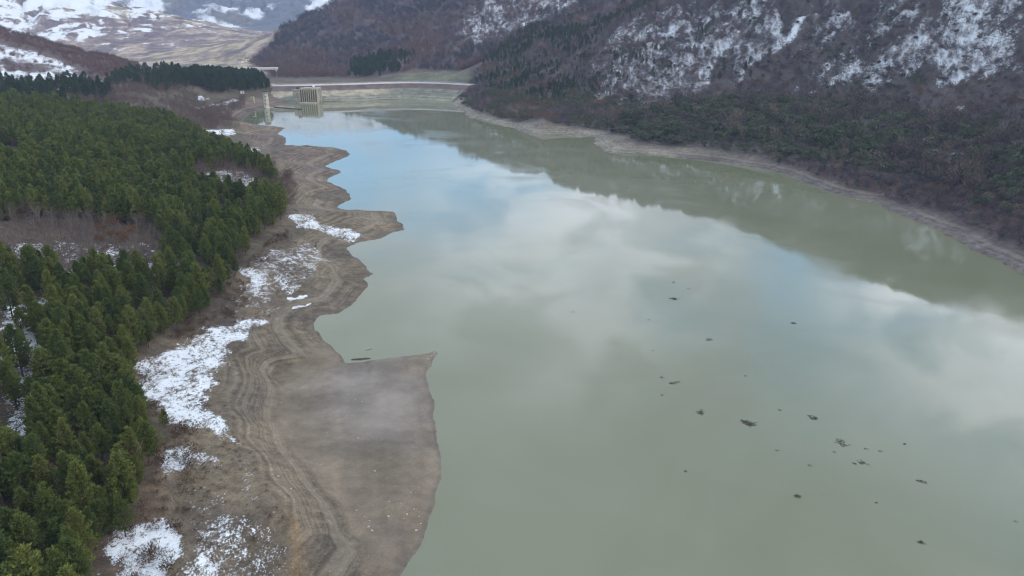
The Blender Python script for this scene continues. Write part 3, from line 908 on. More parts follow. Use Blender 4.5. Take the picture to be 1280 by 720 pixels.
# darker, more distant conifers
P = []
for key, sp, keepf in (('promontory', 5.2, 1.0), ('promontory_thin', 8, 0.45), ('far_pines', 7.0, 0.4), ('r1_conif', 8.0, 0.9)):
    x, y = scatter(key, sp); k_ = (rng.random(len(x)) < keepf) & (fbm(x / 30, y / 30, 3, 57) > -0.35)
    P.append(np.stack([x[k_], y[k_], H(x[k_], y[k_]) - 0.1], 1))
P = np.concatenate(P)
M_FARD = [join_meshes('dark_pine_mass', [(c_, M_NEEDLE_FAR), (t_, M_BARK)]) for c_, t_ in FAR_PINES]
instancer('conifer_wood', P, M_FARD, rng.uniform(0.7, 1.1, len(P)), 'dark blue green conifer wood on the headland beside the dam', 'forest')

# bare trees: the clearing and the strip by the headland, each one a thing
for (c_, t_) in BARE:
    c_.materials.append(M_TWIG); t_.materials.append(M_WOOD)
for (c_, t_) in RUSSET:
    c_.materials.append(M_RUSSET); t_.materials.append(M_WOOD)
x, y = scatter('clearing', 4.4); z = H(x, y)
k_ = in_view(x, y, z, 10) & (rng.random(len(x)) < 0.8)
x, y, z = x[k_], y[k_], z[k_]
cu, cv, cd = project(x, y, z + 3)
od = np.argsort(cd)
x, y, z, cu, cv = x[od], y[od], z[od], cu[od], cv[od]
rus = ((np.abs(cu - 128) < 14) & (cv < 312)) | ((np.abs(cu - 165) < 14) & (cv < 318) & (cv > 285))


def bare_tree(name, x, y, z, s, pair, label, group, cat):
    r = empty(name, (x, y, z - 0.1), random.random() * 6.283, s)
    link('crown', pair[0], r); link('trunk', pair[1], r)
    return tag(r, label, cat, group)


for i in range(min(len(x), 290)):
    if rus[i] and random.random() < 0.45:
        bare_tree('russet_tree', x[i], y[i], z[i], rng.uniform(0.8, 1.1), RUSSET[rng.integers(2)], 'rust coloured leafy tree among bare trees in the forest clearing', 'russet trees in the clearing', 'tree')
    else:
        bare_tree('bare_tree', x[i], y[i], z[i], rng.uniform(0.7, 1.1), BARE[rng.integers(4)], 'leafless grey brown tree in the snowy clearing inside the pine forest', 'bare trees in the clearing', 'tree')

CL_T = [clump(400 + i, 4.2, 2.0, 170, 0.10, 1.2) for i in range(4)]
CL_P = [clump(420 + i, 6.0, 2.9, 150, 0.34, 1.7) for i in range(4)]
CL_O = [clump(440 + i, 5.5, 3.0, 150, 0.42, 1.5, 0.5) for i in range(4)]
CL_L = [lump(500 + i) for i in range(4)]
CL_R = [clump(460 + i, 4.0, 2.2, 130, 0.26, 1.2) for i in range(3)]
CL_D = [clump(480 + i, 0.75, 0.8, 70, 0.07, 0.5, 0.6) for i in range(4)]


def withmat(ms, mat):
    out = []
    for m_ in ms:
        q = m_.copy(); q.materials.append(mat); out.append(q)
    return out


P = []
for key, sp in (('bare_edge', 3.6), ('snow_zoneb', 4.2), ('far_pines', 6.0), ('promontory_thin', 6.0), ('bare_mid', 5.0), ('bare_shore', 4.6)):
    x, y = scatter(key, sp); k_ = (fbm(x / 18, y / 18, 3, 58) > -0.3) & (lake_sd(x, y) > 12)
    P.append(np.stack([x[k_], y[k_], H(x[k_], y[k_]) - 0.1], 1))
x, y = scatter('pine_main', 7.5)
k_ = ~inside(x, y, REG['clearing']) & (rng.random(len(x)) < 0.5) & (lake_sd(x, y) > 10)
P.append(np.stack([x[k_], y[k_], H(x[k_], y[k_]) + 1.2], 1))
P = np.concatenate(P)
instancer('bare_thicket', P, withmat(CL_T, M_TWIG) + withmat(CL_T[:2], M_REDTWIG), rng.uniform(0.6, 1.3, len(P)), 'tangle of leafless grey brown scrub between the pines and the left shore', 'thicket')

# right valley side
x, y = scatter('r_hill', 5.2); z = H(x, y)
sd_ = lake_sd(x, y)
dens = 0.82 + 0.5 * fbm(x / 60, y / 60, 4, 71)
for key, f_ in (('rh_a', .45), ('rh_b', .28), ('rh_c', .36), ('rh_g', .6), ('rh_d', .2), ('rs_a', .3), ('rs_b', .3), ('rs_d', .4), ('rs_e', .5)):
    dens = np.where(inside(x + fbm(x / 40, y / 40, 3, 73) * 25, y, REG[key]), dens * f_, dens)
k_ = (rng.random(len(x)) < dens) & (sd_ > 9) & in_view(x, y, z, 60)
x, y, z = x[k_], y[k_], z[k_]
ol = (fbm(x / 45, y / 45, 4, 75) + 0.3 * (x < 230) * (z < 90)) > 0.16
kd = fbm(x / 32, y / 32, 4, 76)
pn = (kd > np.where(x < 120, -0.05, 0.2)) & (x < 260) & (z > 14)
ru = (kd < -0.2) & (fbm(x / 14, y / 14, 3, 79) > -0.05)
s_ = rng.uniform(0.55, 1.1, len(x))
P = np.stack([x, y, z - 0.1], 1)
pn &= rng.random(len(x)) < 0.7
pn &= ~ru
instancer('hillside_conifers', P[pn], [join_meshes('dark_pine_mass', [(c_, M_NEEDLE_FAR), (t_, M_BARK)]) for c_, t_ in FAR_PINES[:3]], s_[pn] * 0.62, 'dark green conifers scattered over the far valley side', 'forest')
instancer('hillside_russet_bushes', P[ru], withmat(CL_R, M_REDTWIG) + withmat(CL_R[:1], M_RUST), s_[ru] * 1.2, 'rusty brown bushes in patches on the far valley side', 'bushes')
ol &= ~(pn | ru); wo_ = ~(ol | pn | ru)
instancer('hillside_woodland', P[wo_], withmat(CL_P, M_PURPLE) + withmat(CL_L[:2], M_PURPLE) + withmat(CL_P[:1], M_REDTWIG), s_[wo_], 'leafless purple brown woodland covering the snowy valley side on the far shore', 'woodland')
instancer('hillside_scrub', P[ol], withmat(CL_O[:2], M_OLIVE) + withmat(CL_L[:2], M_OLIVE), s_[ol], 'dark olive scrub patches on the far valley side above the lake', 'scrub')
Q = []
for key, sp in (('rh_a', 3.6), ('rh_c', 3.6), ('rh_g', 3.8), ('r1_snow', 5.0), ('rh_b', 4.2)):
    x, y = scatter(key, sp); k_ = rng.random(len(x)) < 0.85
    Q.append(np.stack([x[k_], y[k_], H(x[k_], y[k_]) - 0.1], 1))
Q = np.concatenate(Q)
instancer('hillside_saplings', Q, withmat(CL_T, M_PURPLE), rng.uniform(0.6, 1.35, len(Q)), 'thin leafless saplings standing over the snow on the far valley side', 'saplings')
x, y = scatter('r_terrace', 4.8); z = H(x, y)
k_ = (lake_sd(x, y) > 13) & (rng.random(len(x)) < 0.93)
for key in ('rh_d', 'rh_e', 'rh_f'):
    k_ &= ~(inside(x, y, REG[key]) & (rng.random(len(x)) < 0.6))
x, y, z = x[k_], y[k_], z[k_]
ol = (fbm(x / 40, y / 40, 4, 77) - (x - 300) / 420) > -0.1
ol ^= rng.random(len(x)) < 0.13
s_ = rng.uniform(0.6, 1.6, len(x)) * np.where(lake_sd(x, y) < 40, 0.7, 1) * (1 + 0.35 * fbm(x / 20, y / 20, 3, 85))
P = np.stack([x, y, z - 0.1], 1)
instancer('terrace_woodland', P[~ol], withmat(CL_P[:2], M_TERR) + withmat(CL_L[:2], M_TERR), s_[~ol], 'bare purple brown bushes on the low terrace along the right shore', 'woodland')
instancer('terrace_scrub', P[ol], withmat(CL_L, M_OLIVE2) + withmat(CL_T[:1], M_TERR), s_[ol], 'dense olive green scrub on the low terrace along the right shore', 'scrub')
# hill behind the dam and the left spur
x, y = scatter('r1_hill', 8.5); z = H(x, y)
k_ = (rng.random(len(x)) < 0.9) & ~inside(x, y, REG['meadow']) & ~inside(x, y, REG['r1_conif']) & in_view(x, y, z, 60)
k_ &= ~(inside(x, y, REG['r1_snow']) & (rng.random(len(x)) < 0.5))
x, y, z = x[k_], y[k_], z[k_]
P = np.stack([x, y, z - 0.1], 1)
kk_ = fbm((x + 0.6 * y) / 60, (y - x * 0.3) / 190, 4, 83, 0.6) + rng.normal(size=len(x)) * 0.12 - 0.0006 * (y - 1500)
pk = np.where(kk_ > 0.12, rng.integers(4, 7, len(x)), np.where(kk_ < -0.14, rng.integers(7, 10, len(x)), rng.integers(0, 4, len(x))))
gp_ = rng.random(len(x)) < 1 - 0.5 * sstep(0.05, 0.3, fbm(x / 40, y / 70, 3, 84))
P, pk = P[gp_], pk[gp_]
instancer('far_woodland', P, withmat(CL_P, M_PURPLE) + withmat(CL_P[:3], M_REDTWIG) + withmat(CL_P[:3], M_DUSK), rng.uniform(0.8, 1.6, len(P)), 'bare reddish purple wood covering the big hill behind the dam', 'woodland', pk)
P = []
for key, sp, kf in (('hill_red', 6.5, 0.95), ('hill_snow', 9, 0.5)):
    x, y = scatter(key, sp); k_ = rng.random(len(x)) < kf
    P.append(np.stack([x[k_], y[k_], H(x[k_], y[k_]) - 0.1], 1))
P = np.concatenate(P)
instancer('spur_woodland', P, withmat(CL_R, M_REDTWIG), rng.uniform(0.7, 1.3, len(P)), 'bare red brown wood on the snowy spur behind the pine forest', 'woodland')

# low dry scrub on the terrace and at the forest edge
x, y = scatter('terrace', 2.3); k_ = (fbm(x / 7, y / 7, 3, 81) > 0.05) & (rng.random(len(x)) < 0.75) & (seg_dist(x, y, REG['pine_main']) > 0.5)
x, y = x[k_], y[k_]
ed = seg_dist(x, y, REG['pine_main'])
sc = rng.uniform(0.3, 0.85, len(x)) * np.where(ed < 9, rng.uniform(1.2, 3.0, len(x)), 1.0)
P = np.stack([x, y, H(x, y) - 0.04], 1)
instancer('dry_scrub', P, withmat(CL_D, M_DRY), sc, 'low reddish dry scrub scattered over the snowy terrace by the left shore', 'scrub')
x, y = scatter('terrace', 2.6)
ed = seg_dist(x, y, REG['pine_main']); k_ = (ed < 9) & (rng.random(len(x)) < 0.75 - ed * 0.06) & ~inside(x, y, REG['snow_main'])
P = np.stack([x[k_], y[k_], H(x[k_], y[k_]) - 0.1], 1)
instancer('edge_shrubs', P, withmat(CL_R, M_DRY) + withmat(CL_T[:2], M_TWIG), rng.uniform(0.25, 0.6, len(P)), 'fringe of bare reddish shrubs between the pines and the snowy terrace', 'shrubs')
P = []
for key, sp in (('snow_main', 1.7), ('snow_mid', 1.7), ('snow_low', 1.8), ('snow_scat', 1.9), ('snow_head', 2.2)):
    x, y = scatter(key, sp); k_ = (rng.random(len(x)) < 0.7) & (fbm(x / 5, y / 5, 3, 86) > -0.15)
    P.append(np.stack([x[k_], y[k_], H(x[k_], y[k_]) - 0.05], 1))
P = np.concatenate(P)
instancer('snow_tufts', P, withmat(CL_D, M_DRY), rng.uniform(0.2, 0.6, len(P)), 'dry grass tufts poking through the snow patches on the left shore', 'tufts')
x, y = scatter('rbank_red', 3.4); k_ = (rng.random(len(x)) < 0.9) & (lake_sd(x, y) > 10)
P = np.stack([x[k_], y[k_], H(x[k_], y[k_]) - 0.1], 1)
instancer('bank_brush', P, withmat(CL_R, M_DUSK) + withmat(CL_R, M_PURPLE) + withmat(CL_R[:1], M_REDTWIG), rng.uniform(0.35, 0.9, len(P)), 'dark leafless brush growing down to the ledges of the right shore', 'brush')
x, y = scatter('rbank_red', 3.2); k_ = (rng.random(len(x)) < 0.8) & (lake_sd(x, y) > 20)
P = np.stack([x[k_], y[k_], H(x[k_], y[k_]) - 0.04], 1)
instancer('bank_scrub', P, withmat(CL_D, M_REDTWIG), rng.uniform(0.9, 2.4, len(P)), 'low reddish brush on the drawdown bank at the right shore', 'scrub')


# ------------------------------------------------------------------ built things
class MB:
    def __init__(s):
        s.v, s.f = [], []

    def box(s, c, d, rz=0.0, taper=1.0):
        b = len(s.v); cs_, sn_ = math.cos(rz), math.sin(rz)
        for k in (0, 1):
            for i, j in ((-1, -1), (1, -1), (1, 1), (-1, 1)):
                q = taper if k else 1
                x, y = i * d[0] / 2 * q, j * d[1] / 2 * q
                s.v.append((c[0] + x * cs_ - y * sn_, c[1] + x * sn_ + y * cs_, c[2] + (k - 0.5) * d[2]))
        for q in ((3, 2, 1, 0), (4, 5, 6, 7), (0, 1, 5, 4), (1, 2, 6, 5), (2, 3, 7, 6), (3, 0, 4, 7)):
            s.f.append(tuple(b + i for i in q))
        return s

    def lathe(s, prof, n=20, c=(0, 0, 0)):
        b = len(s.v)
        for r, z in prof:
            for k in range(n):
                q = 2 * math.pi * k / n
                s.v.append((c[0] + r * math.cos(q), c[1] + r * math.sin(q), c[2] + z))
        for i in range(len(prof) - 1):
            for k in range(n):
                s.f.append((b + i * n + k, b + i * n + (k + 1) % n, b + (i + 1) * n + (k + 1) % n, b + (i + 1) * n + k))
        s.f.append(tuple(b + k for k in range(n))[::-1]); s.f.append(tuple(b + (len(prof) - 1) * n + k for k in range(n)))
        return s

    def sweep(s, pts, nrm, prof, closed=True):
        """profile of (offset along normal, z) swept along a plan line"""
        b = len(s.v); k = len(prof)
        for (x, y), (nx, ny) in zip(pts, nrm):
            for o, z in prof:
                s.v.append((x + nx * o, y + ny * o, z))
        for i in range(len(pts) - 1):
            for j in range(k if closed else k - 1):
                j2 = (j + 1) % k
                s.f.append((b + i * k + j, b + (i + 1) * k + j, b + (i + 1) * k + j2, b + i * k + j2))
        if closed:
            s.f.append(tuple(b + j for j in range(k))); s.f.append(tuple(b + (len(pts) - 1) * k + j for j in range(k))[::-1])
        return s

    def build(s, name, mat, parent=None, bevel=0.0):
        me = bpy.data.meshes.new(name)
        me.from_pydata([tuple(map(float, q)) for q in s.v], [], s.f)
        me.update()
        if bevel:
            bm = bmesh.new(); bm.from_mesh(me)
            bmesh.ops.recalc_face_normals(bm, faces=bm.faces)
            bmesh.ops.bevel(bm, geom=bm.edges, offset=bevel, segments=1, affect='EDGES')
            bm.to_mesh(me); bm.free()
        else:
            bm = bmesh.new(); bm.from_mesh(me); bmesh.ops.recalc_face_normals(bm, faces=bm.faces); bm.to_mesh(me); bm.free()
        return link(name, me, parent, mat)


M_CONC = simple('weathered_concrete', (0.50, 0.45, 0.37), 0.9, 0.22, 0.5)
M_CONC2 = simple('grey_concrete', (0.31, 0.275, 0.23), 0.9, 0.35, 0.4)
M_CONC3 = simple('ochre_concrete_fins', (0.43, 0.375, 0.28), 0.9, 0.3, 0.6)
M_DARK = simple('dark_opening', (0.085, 0.075, 0.065), 0.8, 0.2, 1.0)
M_ROADC = simple('pale_road', (0.40, 0.36, 0.34), 0.9, 0.12, 0.3)
M_WHITE = simple('white_plaster', (0.72, 0.70, 0.68), 0.85, 0.08, 0.5)
M_TILE = simple('red_roof_tiles', (0.25, 0.12, 0.08), 0.9, 0.25, 1.5)
M_STEEL = simple('dark_weathered_steel', (0.07, 0.07, 0.075), 0.6, 0.3, 1.0)

# dam: embankment with banded face, crest road and parapet
T = NT('dam_face_rockfill')
pos = T.n('ShaderNodeNewGeometry').outputs['Position']
xyz = T.n('ShaderNodeSeparateXYZ', {0: pos})
nn = T.noise(0.12, 5, 0.6, pos)
w = T.math('ADD', T.math('MULTIPLY', xyz.outputs[2], 0.42), T.math('MULTIPLY', nn, 0.5))
bb = T.noise(1.0, 3, 0.6, None, '1D', w)
rp = T.n('ShaderNodeValToRGB', {'Fac': bb})
rp.color_ramp.elements[0].position = 0.35; rp.color_ramp.elements[0].color = (0.115, 0.12, 0.095, 1)
rp.color_ramp.elements[1].position = 0.66; rp.color_ramp.elements[1].color = (0.29, 0.265, 0.20, 1)
e = rp.color_ramp.elements.new(0.5); e.color = (0.165, 0.165, 0.125, 1)
hi_ = T.mapr(xyz.outputs[2], 9.5, 11.0)
tn = T.math('MULTIPLY', T.mapr(T.math('ADD', xyz.outputs[0], T.math('MULTIPLY', nn, 30.0)), -125.0, -150.0), T.mapr(T.math('ADD', xyz.outputs[2], T.math('MULTIPLY', nn, 3.0)), 5.5, 7.5))
c = T.mix(tn, rp.outputs[0], (0.34, 0.29, 0.21))
c = T.mix(hi_, c, (0.125, 0.09, 0.085))
c = T.n('ShaderNodeVectorMath', {0: c, 'Scale': T.mapr(nn, 0.3, 0.7, 0.7, 1.3)}, operation='SCALE').outputs[0]
M_FACE = T.out(T.n('ShaderNodeBsdfPrincipled', {'Base Color': c, 'Roughness': 0.95}).outputs[0])

CR = 16.0
crest = np.array([at_z(u, v, CR)[:2] for u, v in ((334, 107.2), (350, 107.0), (367, 107), (410, 106), (450, 105), (480, 103.8), (520, 103.2), (560, 104.5), (592, 106.5))])
crest = resample(crest, 6.0)
kk = np.ones(7) / 7
pad = np.pad(crest, ((3, 3), (0, 0)), 'edge')
crest = np.stack([np.convolve(pad[:, 0], kk, 'valid'), np.convolve(pad[:, 1], kk, 'valid')], 1)
tg = np.gradient(crest, axis=0); tg /= np.linalg.norm(tg, axis=1)[:, None]
nrm = np.stack([-tg[:, 1], tg[:, 0]], 1)          # points downstream
dam = empty('dam', (float(crest[len(crest) // 2][0]), float(crest[len(crest) // 2][1]), 0))
tag(dam, 'low embankment dam with banded grey green face and pale road on its crest', 'dam')
dl = np.array(dam.location[:2])
cw = crest - dl
toe = np.array([45.0])
MB().sweep(cw, nrm, [(-52, -6), (-38, 0), (-22, 6.4), (-19, 6.6), (-0.6, CR - 0.3), (34, CR - 0.6), (60, 3), (60, -6)]).build('embankment', M_FACE, dam)
MB().sweep(cw, nrm, [(-0.4, CR - 0.5), (-0.4, CR + 0.05), (9.4, CR + 0.05), (9.4, CR - 0.5)]).build('crest_road', M_ROADC, dam)
MB().sweep(cw, nrm, [(-1.1, CR - 0.9), (-1.1, CR + 1.1), (-0.45, CR + 1.1), (-0.45, CR - 0.9)]).build('parapet', M_WHITE, dam)
MB().sweep(cw, nrm, [(9.6, CR - 0.8), (9.6, CR + 0.9), (10.0, CR + 0.9), (10.0, CR - 0.8)]).build('downstream_rail', M_CONC2, dam)
MB().sweep(cw, nrm, [(10.2, CR - 0.7), (10.2, CR - 0.1), (33, CR - 0.3), (33, CR - 0.9)]).build('downstream_shoulder', simple('gravel_shoulder', (0.20, 0.18, 0.17), 0.95, 0.2, 0.2), dam)

# ribbed intake / spillway block
bx, by, _ = at_z(385, 129, 0)
ib = empty('spillway_building', (bx, by + 6, 0), math.radians(-12), 1.2); ib.scale = (1.05, 1.05, 0.95)
tag(ib, 'concrete spillway block with pale upright fins standing in the water by the dam', 'spillway')
MB().box((0, 3, 7.0), (24, 10, 20)).build('body', M_CONC2, ib)
MB().box((-11.5, -2.2, 6.0), (8, 9, 20)).build('stair_block', M_CONC2, ib, 0.2)
MB().box((-11.0, -2.0, 17.2), (3.4, 3.2, 2.4)).build('cabin', M_DARK, ib, 0.1)
for k in range(8):
    MB().box((-5.6 + k * 2.55, -3.6, 6.6), (0.85, 3.2, 21.2), 0, 0.9).build('fin', M_CONC3, ib)
for k in range(7):
    MB().box((-4.3 + k * 2.55, -2.08, 7.5), (1.5, 0.12, 15)).build('opening', M_DARK, ib)
MB().box((3, 2.5, 17.35), (19, 8, 0.7)).build('deck', M_CONC, ib, 0.08)
for k in range(7):
    MB().box((-5 + k * 2.7, -1.0, 18.2), (0.3, 0.3, 1.0)).build('deck_post', M_STEEL, ib)
MB().box((3.2, -1.0, 18.75), (17, 0.16, 0.12)).build('deck_rail', M_STEEL, ib)
MB().box((5, 3.5, 18.9), (2.2, 2.2, 2.4)).build('hoist_house', M_WHITE, ib, 0.08)
MB().box((1.5, -6.0, 0.3), (20, 3.0, 1.6)).build('plinth', M_CONC, ib, 0.1)

# round intake tower
tx, ty, _ = at_z(333.5, 135, 0)
tw_ = empty('intake_tower', (tx, ty, 0))
tag(tw_, 'round pale concrete intake tower rising from the water near the left bank', 'tower')
MB().lathe([(3.5, -4), (3.2, 0.2), (2.9, 4), (2.8, 15.2)], 24).build('shaft', M_CONC, tw_)
MB().lathe([(2.9, 15.2), (3.5, 15.6), (3.5, 16.6), (3.2, 16.9)], 24).build('cap', M_CONC2, tw_)
MB().lathe([(3.05, 16.9), (3.05, 17.9), (2.9, 17.9), (2.9, 16.95)], 24).build('railing', M_STEEL, tw_)
for z_ in (4.5, 8.5, 12.5):
    MB().box((0.4, -2.8, z_), (1.0, 0.5, 1.5)).build('window', M_DARK, tw_)
MB().box((4.5, 0.6, -0.2), (6, 3.5, 1.4), 0.15).build('footing', M_CONC2, tw_, 0.15)

# floating boom between the tower and the spillway block
p0 = np.array(at_z(341, 134.2, 0)); p1 = np.array(at_z(377, 137, 0))
bo = MB()
for k in range(14):
    q = p0 + (p1 - p0) * (k + 0.5) / 14
    ag = math.atan2(p1[1] - p0[1], p1[0] - p0[0])
    bo.box((q[0], q[1] + 1.2 * math.sin(math.pi * k / 13), 0.25), (np.linalg.norm(p1 - p0) / 14 * 0.96, 1.5, 0.9), ag)
tag(bo.build('floating_boom', M_STEEL), 'dark floating boom stretched from the intake tower to the spillway block', 'boom')

# small structures on the left bank
def ground_pt(u, v):
    x, y = land_at([(u, v)])
    return float(x[0]), float(y[0]), float(H(x, y)[0])


x, y, z = ground_pt(303, 117)
h_ = empty('bank_hut', (x, y, z), 0.3)
tag(h_, 'small white hut on the wooded bank above the intake tower', 'hut')
MB().box((0, 0, 1.3), (4.2, 3.2, 3.0)).build('wall', M_WHITE, h_)
MB().box((0, 0, 2.95), (4.8, 3.8, 0.3)).build('roof', M_CONC2, h_)
MB().box((0.6, -1.62, 0.95), (0.9, 0.1, 1.9)).build('door', M_DARK, h_)
x, y, z = ground_pt(318, 129)
h_ = empty('concrete_pylon', (x, y, z), 0.2)
tag(h_, 'short pale concrete post on the bank left of the round tower', 'post')
MB().box((0, 0, 3.0), (1.4, 1.2, 7.0), 0, 0.8).build('shaft', M_CONC, h_, 0.05)
MB().box((-1.2, 0, 6.7), (4.0, 1.3, 0.5)).build('crossarm', M_CONC, h_, 0.05)

# viaduct down the valley
vd = empty('viaduct', at_y(324, 97, 1250))
tag(vd, 'pale road viaduct on tall piers crossing the valley beyond the dam', 'viaduct')
vx, vy, vz = vd.location
dz_ = at_y(324, 86.3, 1250)[2] - vz
d0 = at_y(285, 86.8, 1235)[0] - vx; d1 = at_y(350, 85.8, 1265)[0] - vx
rz_ = 0.16
MB().box(((d0 + d1) / 2, 0, dz_), (d1 - d0, 9.0, 2.2), rz_).build('deck', M_CONC, vd, 0.1)
for s_ in (-1, 1):
    MB().box(((d0 + d1) / 2 - s_ * 4.3 * math.sin(rz_), s_ * 4.3 * math.cos(rz_), dz_ + 1.6), (d1 - d0, 0.4, 1.0), rz_).build('parapet', M_WHITE, vd)
for px_ in (-27, 0, 27):
    MB().box((px_, px_ * rz_, (dz_ - 1) / 2 - 3), (2.6, 4.6, dz_ + 5), rz_, 0.85).build('pier', M_CONC, vd, 0.05)
    MB().box((px_, px_ * rz_, dz_ - 1.6), (3.6, 7.5, 1.2), rz_).build('pier_cap', M_CONC, vd, 0.05)

for (u, v, d_, lb) in ((300, 75.5, 1500, 'larger pale house at the valley mouth above the viaduct'), (309, 75.5, 1520, 'smaller pale house right of the larger one above the viaduct'), (302, 85, 1330, 'low pale house beside the left end of the viaduct')):
    x, y, _ = at_y(u, v, d_)
    h_ = empty('house', (x, y, float(H(x, y)[0])), random.uniform(-0.4, 0.4))
    tag(h_, lb, 'house')
    wdt = 10 if 'larger' in lb and 'smaller' not in lb else 7
    MB().box((0, 0, 2.2), (wdt, 7, 5.4)).build('wall', M_WHITE, h_)
    r_ = MB(); r_.v = [(-wdt / 2 - .5, -4, 4.9), (wdt / 2 + .5, -4, 4.9), (wdt / 2 + .5, 4, 4.9), (-wdt / 2 - .5, 4, 4.9), (-wdt / 2 - .5, 0, 7.2), (wdt / 2 + .5, 0, 7.2)]
    r_.f = [(0, 1, 5, 4), (2, 3, 4, 5), (0, 4, 3), (1, 2, 5), (3, 2, 1, 0)]
    r_.build('roof', M_TILE, h_)
    for k in range(2):
        MB().box((-wdt / 4 + k * wdt / 2, -3.52, 2.6), (1.2, 0.12, 1.5)).build('window', M_DARK, h_)

# ------------------------------------------------------------------ drift debris on the water
M_DRIFT = simple('wet_driftwood', (0.075, 0.068, 0.055), 0.8, 0.4, 2.0)


def drift(seed, w_, dp, n_):
    R = np.random.default_rng(seed)
    t_ = []
    cl = [(R.normal() * w_ * 0.22, R.normal() * dp * 0.25) for _ in range(3)]
    for k in range(n_):
        cx, cy = cl[R.integers(3)]
        a = np.array([cx + R.normal() * w_ * 0.13, cy + R.normal() * dp * 0.15, R.uniform(-0.03, 0.12)])
        az = R.normal() * 0.7 + (0.5 if R.random() < 0.5 else 2.4)
        L = w_ * R.uniform(0.12, 0.42)
        b = a + np.array([math.cos(az) * L, math.sin(az) * L, R.uniform(-0.02, 0.10)])
        r0 = R.uniform(0.03, 0.09)
        t_ += prism(a, b, r0, r0 * 0.4, 4)
    for k in range(n_ * 2):
        cx, cy = cl[R.integers(3)]
        p = np.array([cx + R.normal() * w_ * 0.16, cy + R.normal() * dp * 0.18, R.uniform(0.0, 0.05)])
        d = R.normal(size=3) * (1, 1, 0.08)
        t_ += blade(p, d, w_ * 0.12, w_ * 0.05, R)
    me_ = tri_mesh('driftwood_mat', t_)
    me_.materials.append(M_DRIFT)
    return me_


BIG = [(842, 374, 3.6, 'ragged driftwood tangle farthest out among the large ones on the lake'), (874, 515, 2.8, 'ragged driftwood clump just left of the darkest floating mat'),
       (935, 527, 3.6, 'darkest and densest driftwood mat floating on the lake'), (1017, 523, 3.4, 'thin looped driftwood mat right of the darkest floating mat'),
       (1054, 555, 3.0, 'driftwood clump with short streak, between the looped mat and the tiny scraps'), (1150, 678, 1.5, 'lone driftwood scrap nearest the lower right corner of the lake'),
       (991, 404, 2.4, 'lone driftwood streak on the bluish reflection toward the right shore'), (886, 424, 1.9, 'small driftwood streak between the farthest tangle and the dark band'),
       (844, 479, 2.2, 'larger driftwood streak of the small cluster in mid lake'), (1150, 601, 1.6, 'lone dark driftwood scrap over the right part of the lake'), (1078, 578, 1.9, 'flat driftwood streak just below the clump with short streak'),
       (996, 620, 1.8, 'pale thin driftwood streak low in the middle of the lake')]
for i, (u, v, w_, lb) in enumerate(BIG):
    x, y, _ = at_z(u, v, 0)
    o = link('driftwood_mat', drift(700 + i, w_, w_ * 0.8, 46 if u == 935 else 20))
    o.location = (x, y, 0.02); o.rotation_euler = (0, 0, random.uniform(-0.5, 0.2))
    tag(o, lb, 'driftwood', 'driftwood mats floating on the lake')
SMALL = [(811, 400), (816, 438), (828, 472), (828, 494), (975, 513), (971, 563), (1013, 582), (857, 589), (1096, 629), (1082, 561), (1101, 564), (1131, 555), (842, 353), (860, 361), (1043, 565), (932, 470), (1068, 580), (716, 390), (1270, 652)]
small_me = [drift(800 + k, 1.3, 0.9, 9) for k in range(4)]
for i, (u, v) in enumerate(SMALL):
    x, y, _ = at_z(u, v, 0)
    o = link('driftwood_scrap', small_me[i % 4])
    o.location = (x, y, 0.02); o.rotation_euler = (0, 0, random.uniform(-0.6, 0.6)); s_ = random.uniform(0.6, 1.1); o.scale = (s_, s_, s_)
    tag(o, 'tiny dark scrap of driftwood floating on the open lake', 'driftwood', 'tiny driftwood scraps on the lake')
x, y, _ = at_z(450, 450.5, 0)
t_ = prism((-2.7, -0.2, 0.08), (0.4, 0.15, 0.16), 0.20, 0.26, 8) + prism((0.4, 0.15, 0.16), (3.0, 0.75, 0.12), 0.26, 0.09, 8) + prism((0.8, 0.2, .2), (1.9, 1.0, 0.55), 0.07, 0.02, 5) + prism((-1.2, 0, .15), (-1.9, 0.7, 0.4), 0.06, 0.02, 5)
o = link('floating_log', tri_mesh('floating_log', t_), None, M_DRIFT); o.location = (x, y + 0.6, 0)
tag(o, 'dark log floating beside the back edge of the mud spit', 'log')
x, y, _ = at_z(461, 437, 0)
t_ = prism((-0.8, -0.9, 0.05), (0.9, 0.8, 0.1), 0.06, 0.02, 5) + prism((0, 0, 0.08), (0.9, 0.1, 0.12), 0.04, 0.015, 5)
o = link('floating_branch', tri_mesh('floating_branch', t_), None, M_DRIFT); o.location = (x, y, 0)
tag(o, 'thin branch in the water behind the floating log', 'branch')

# pale stones at the tip of the spit and along the banks
M_STONE = simple('pale_stones', (0.36, 0.32, 0.25), 0.9, 0.3, 2.0)


def stone_mesh(seed):
    R = np.random.default_rng(seed)
    bm = bmesh.new(); bmesh.ops.create_icosphere(bm, subdivisions=2, radius=0.5)
    for v in bm.verts:
        q = np.array(v.co); f_ = 1 + 0.22 * math.sin(q[0] * 7 + seed) * math.cos(q[1] * 6 + seed * 2) + R.normal() * 0.05
        v.co = (q[0] * f_ * 1.2, q[1] * f_, q[2] * f_ * 0.6)
    me_ = bpy.data.meshes.new('bank_stone'); bm.to_mesh(me_); bm.free(); me_.materials.append(M_STONE)
    return me_


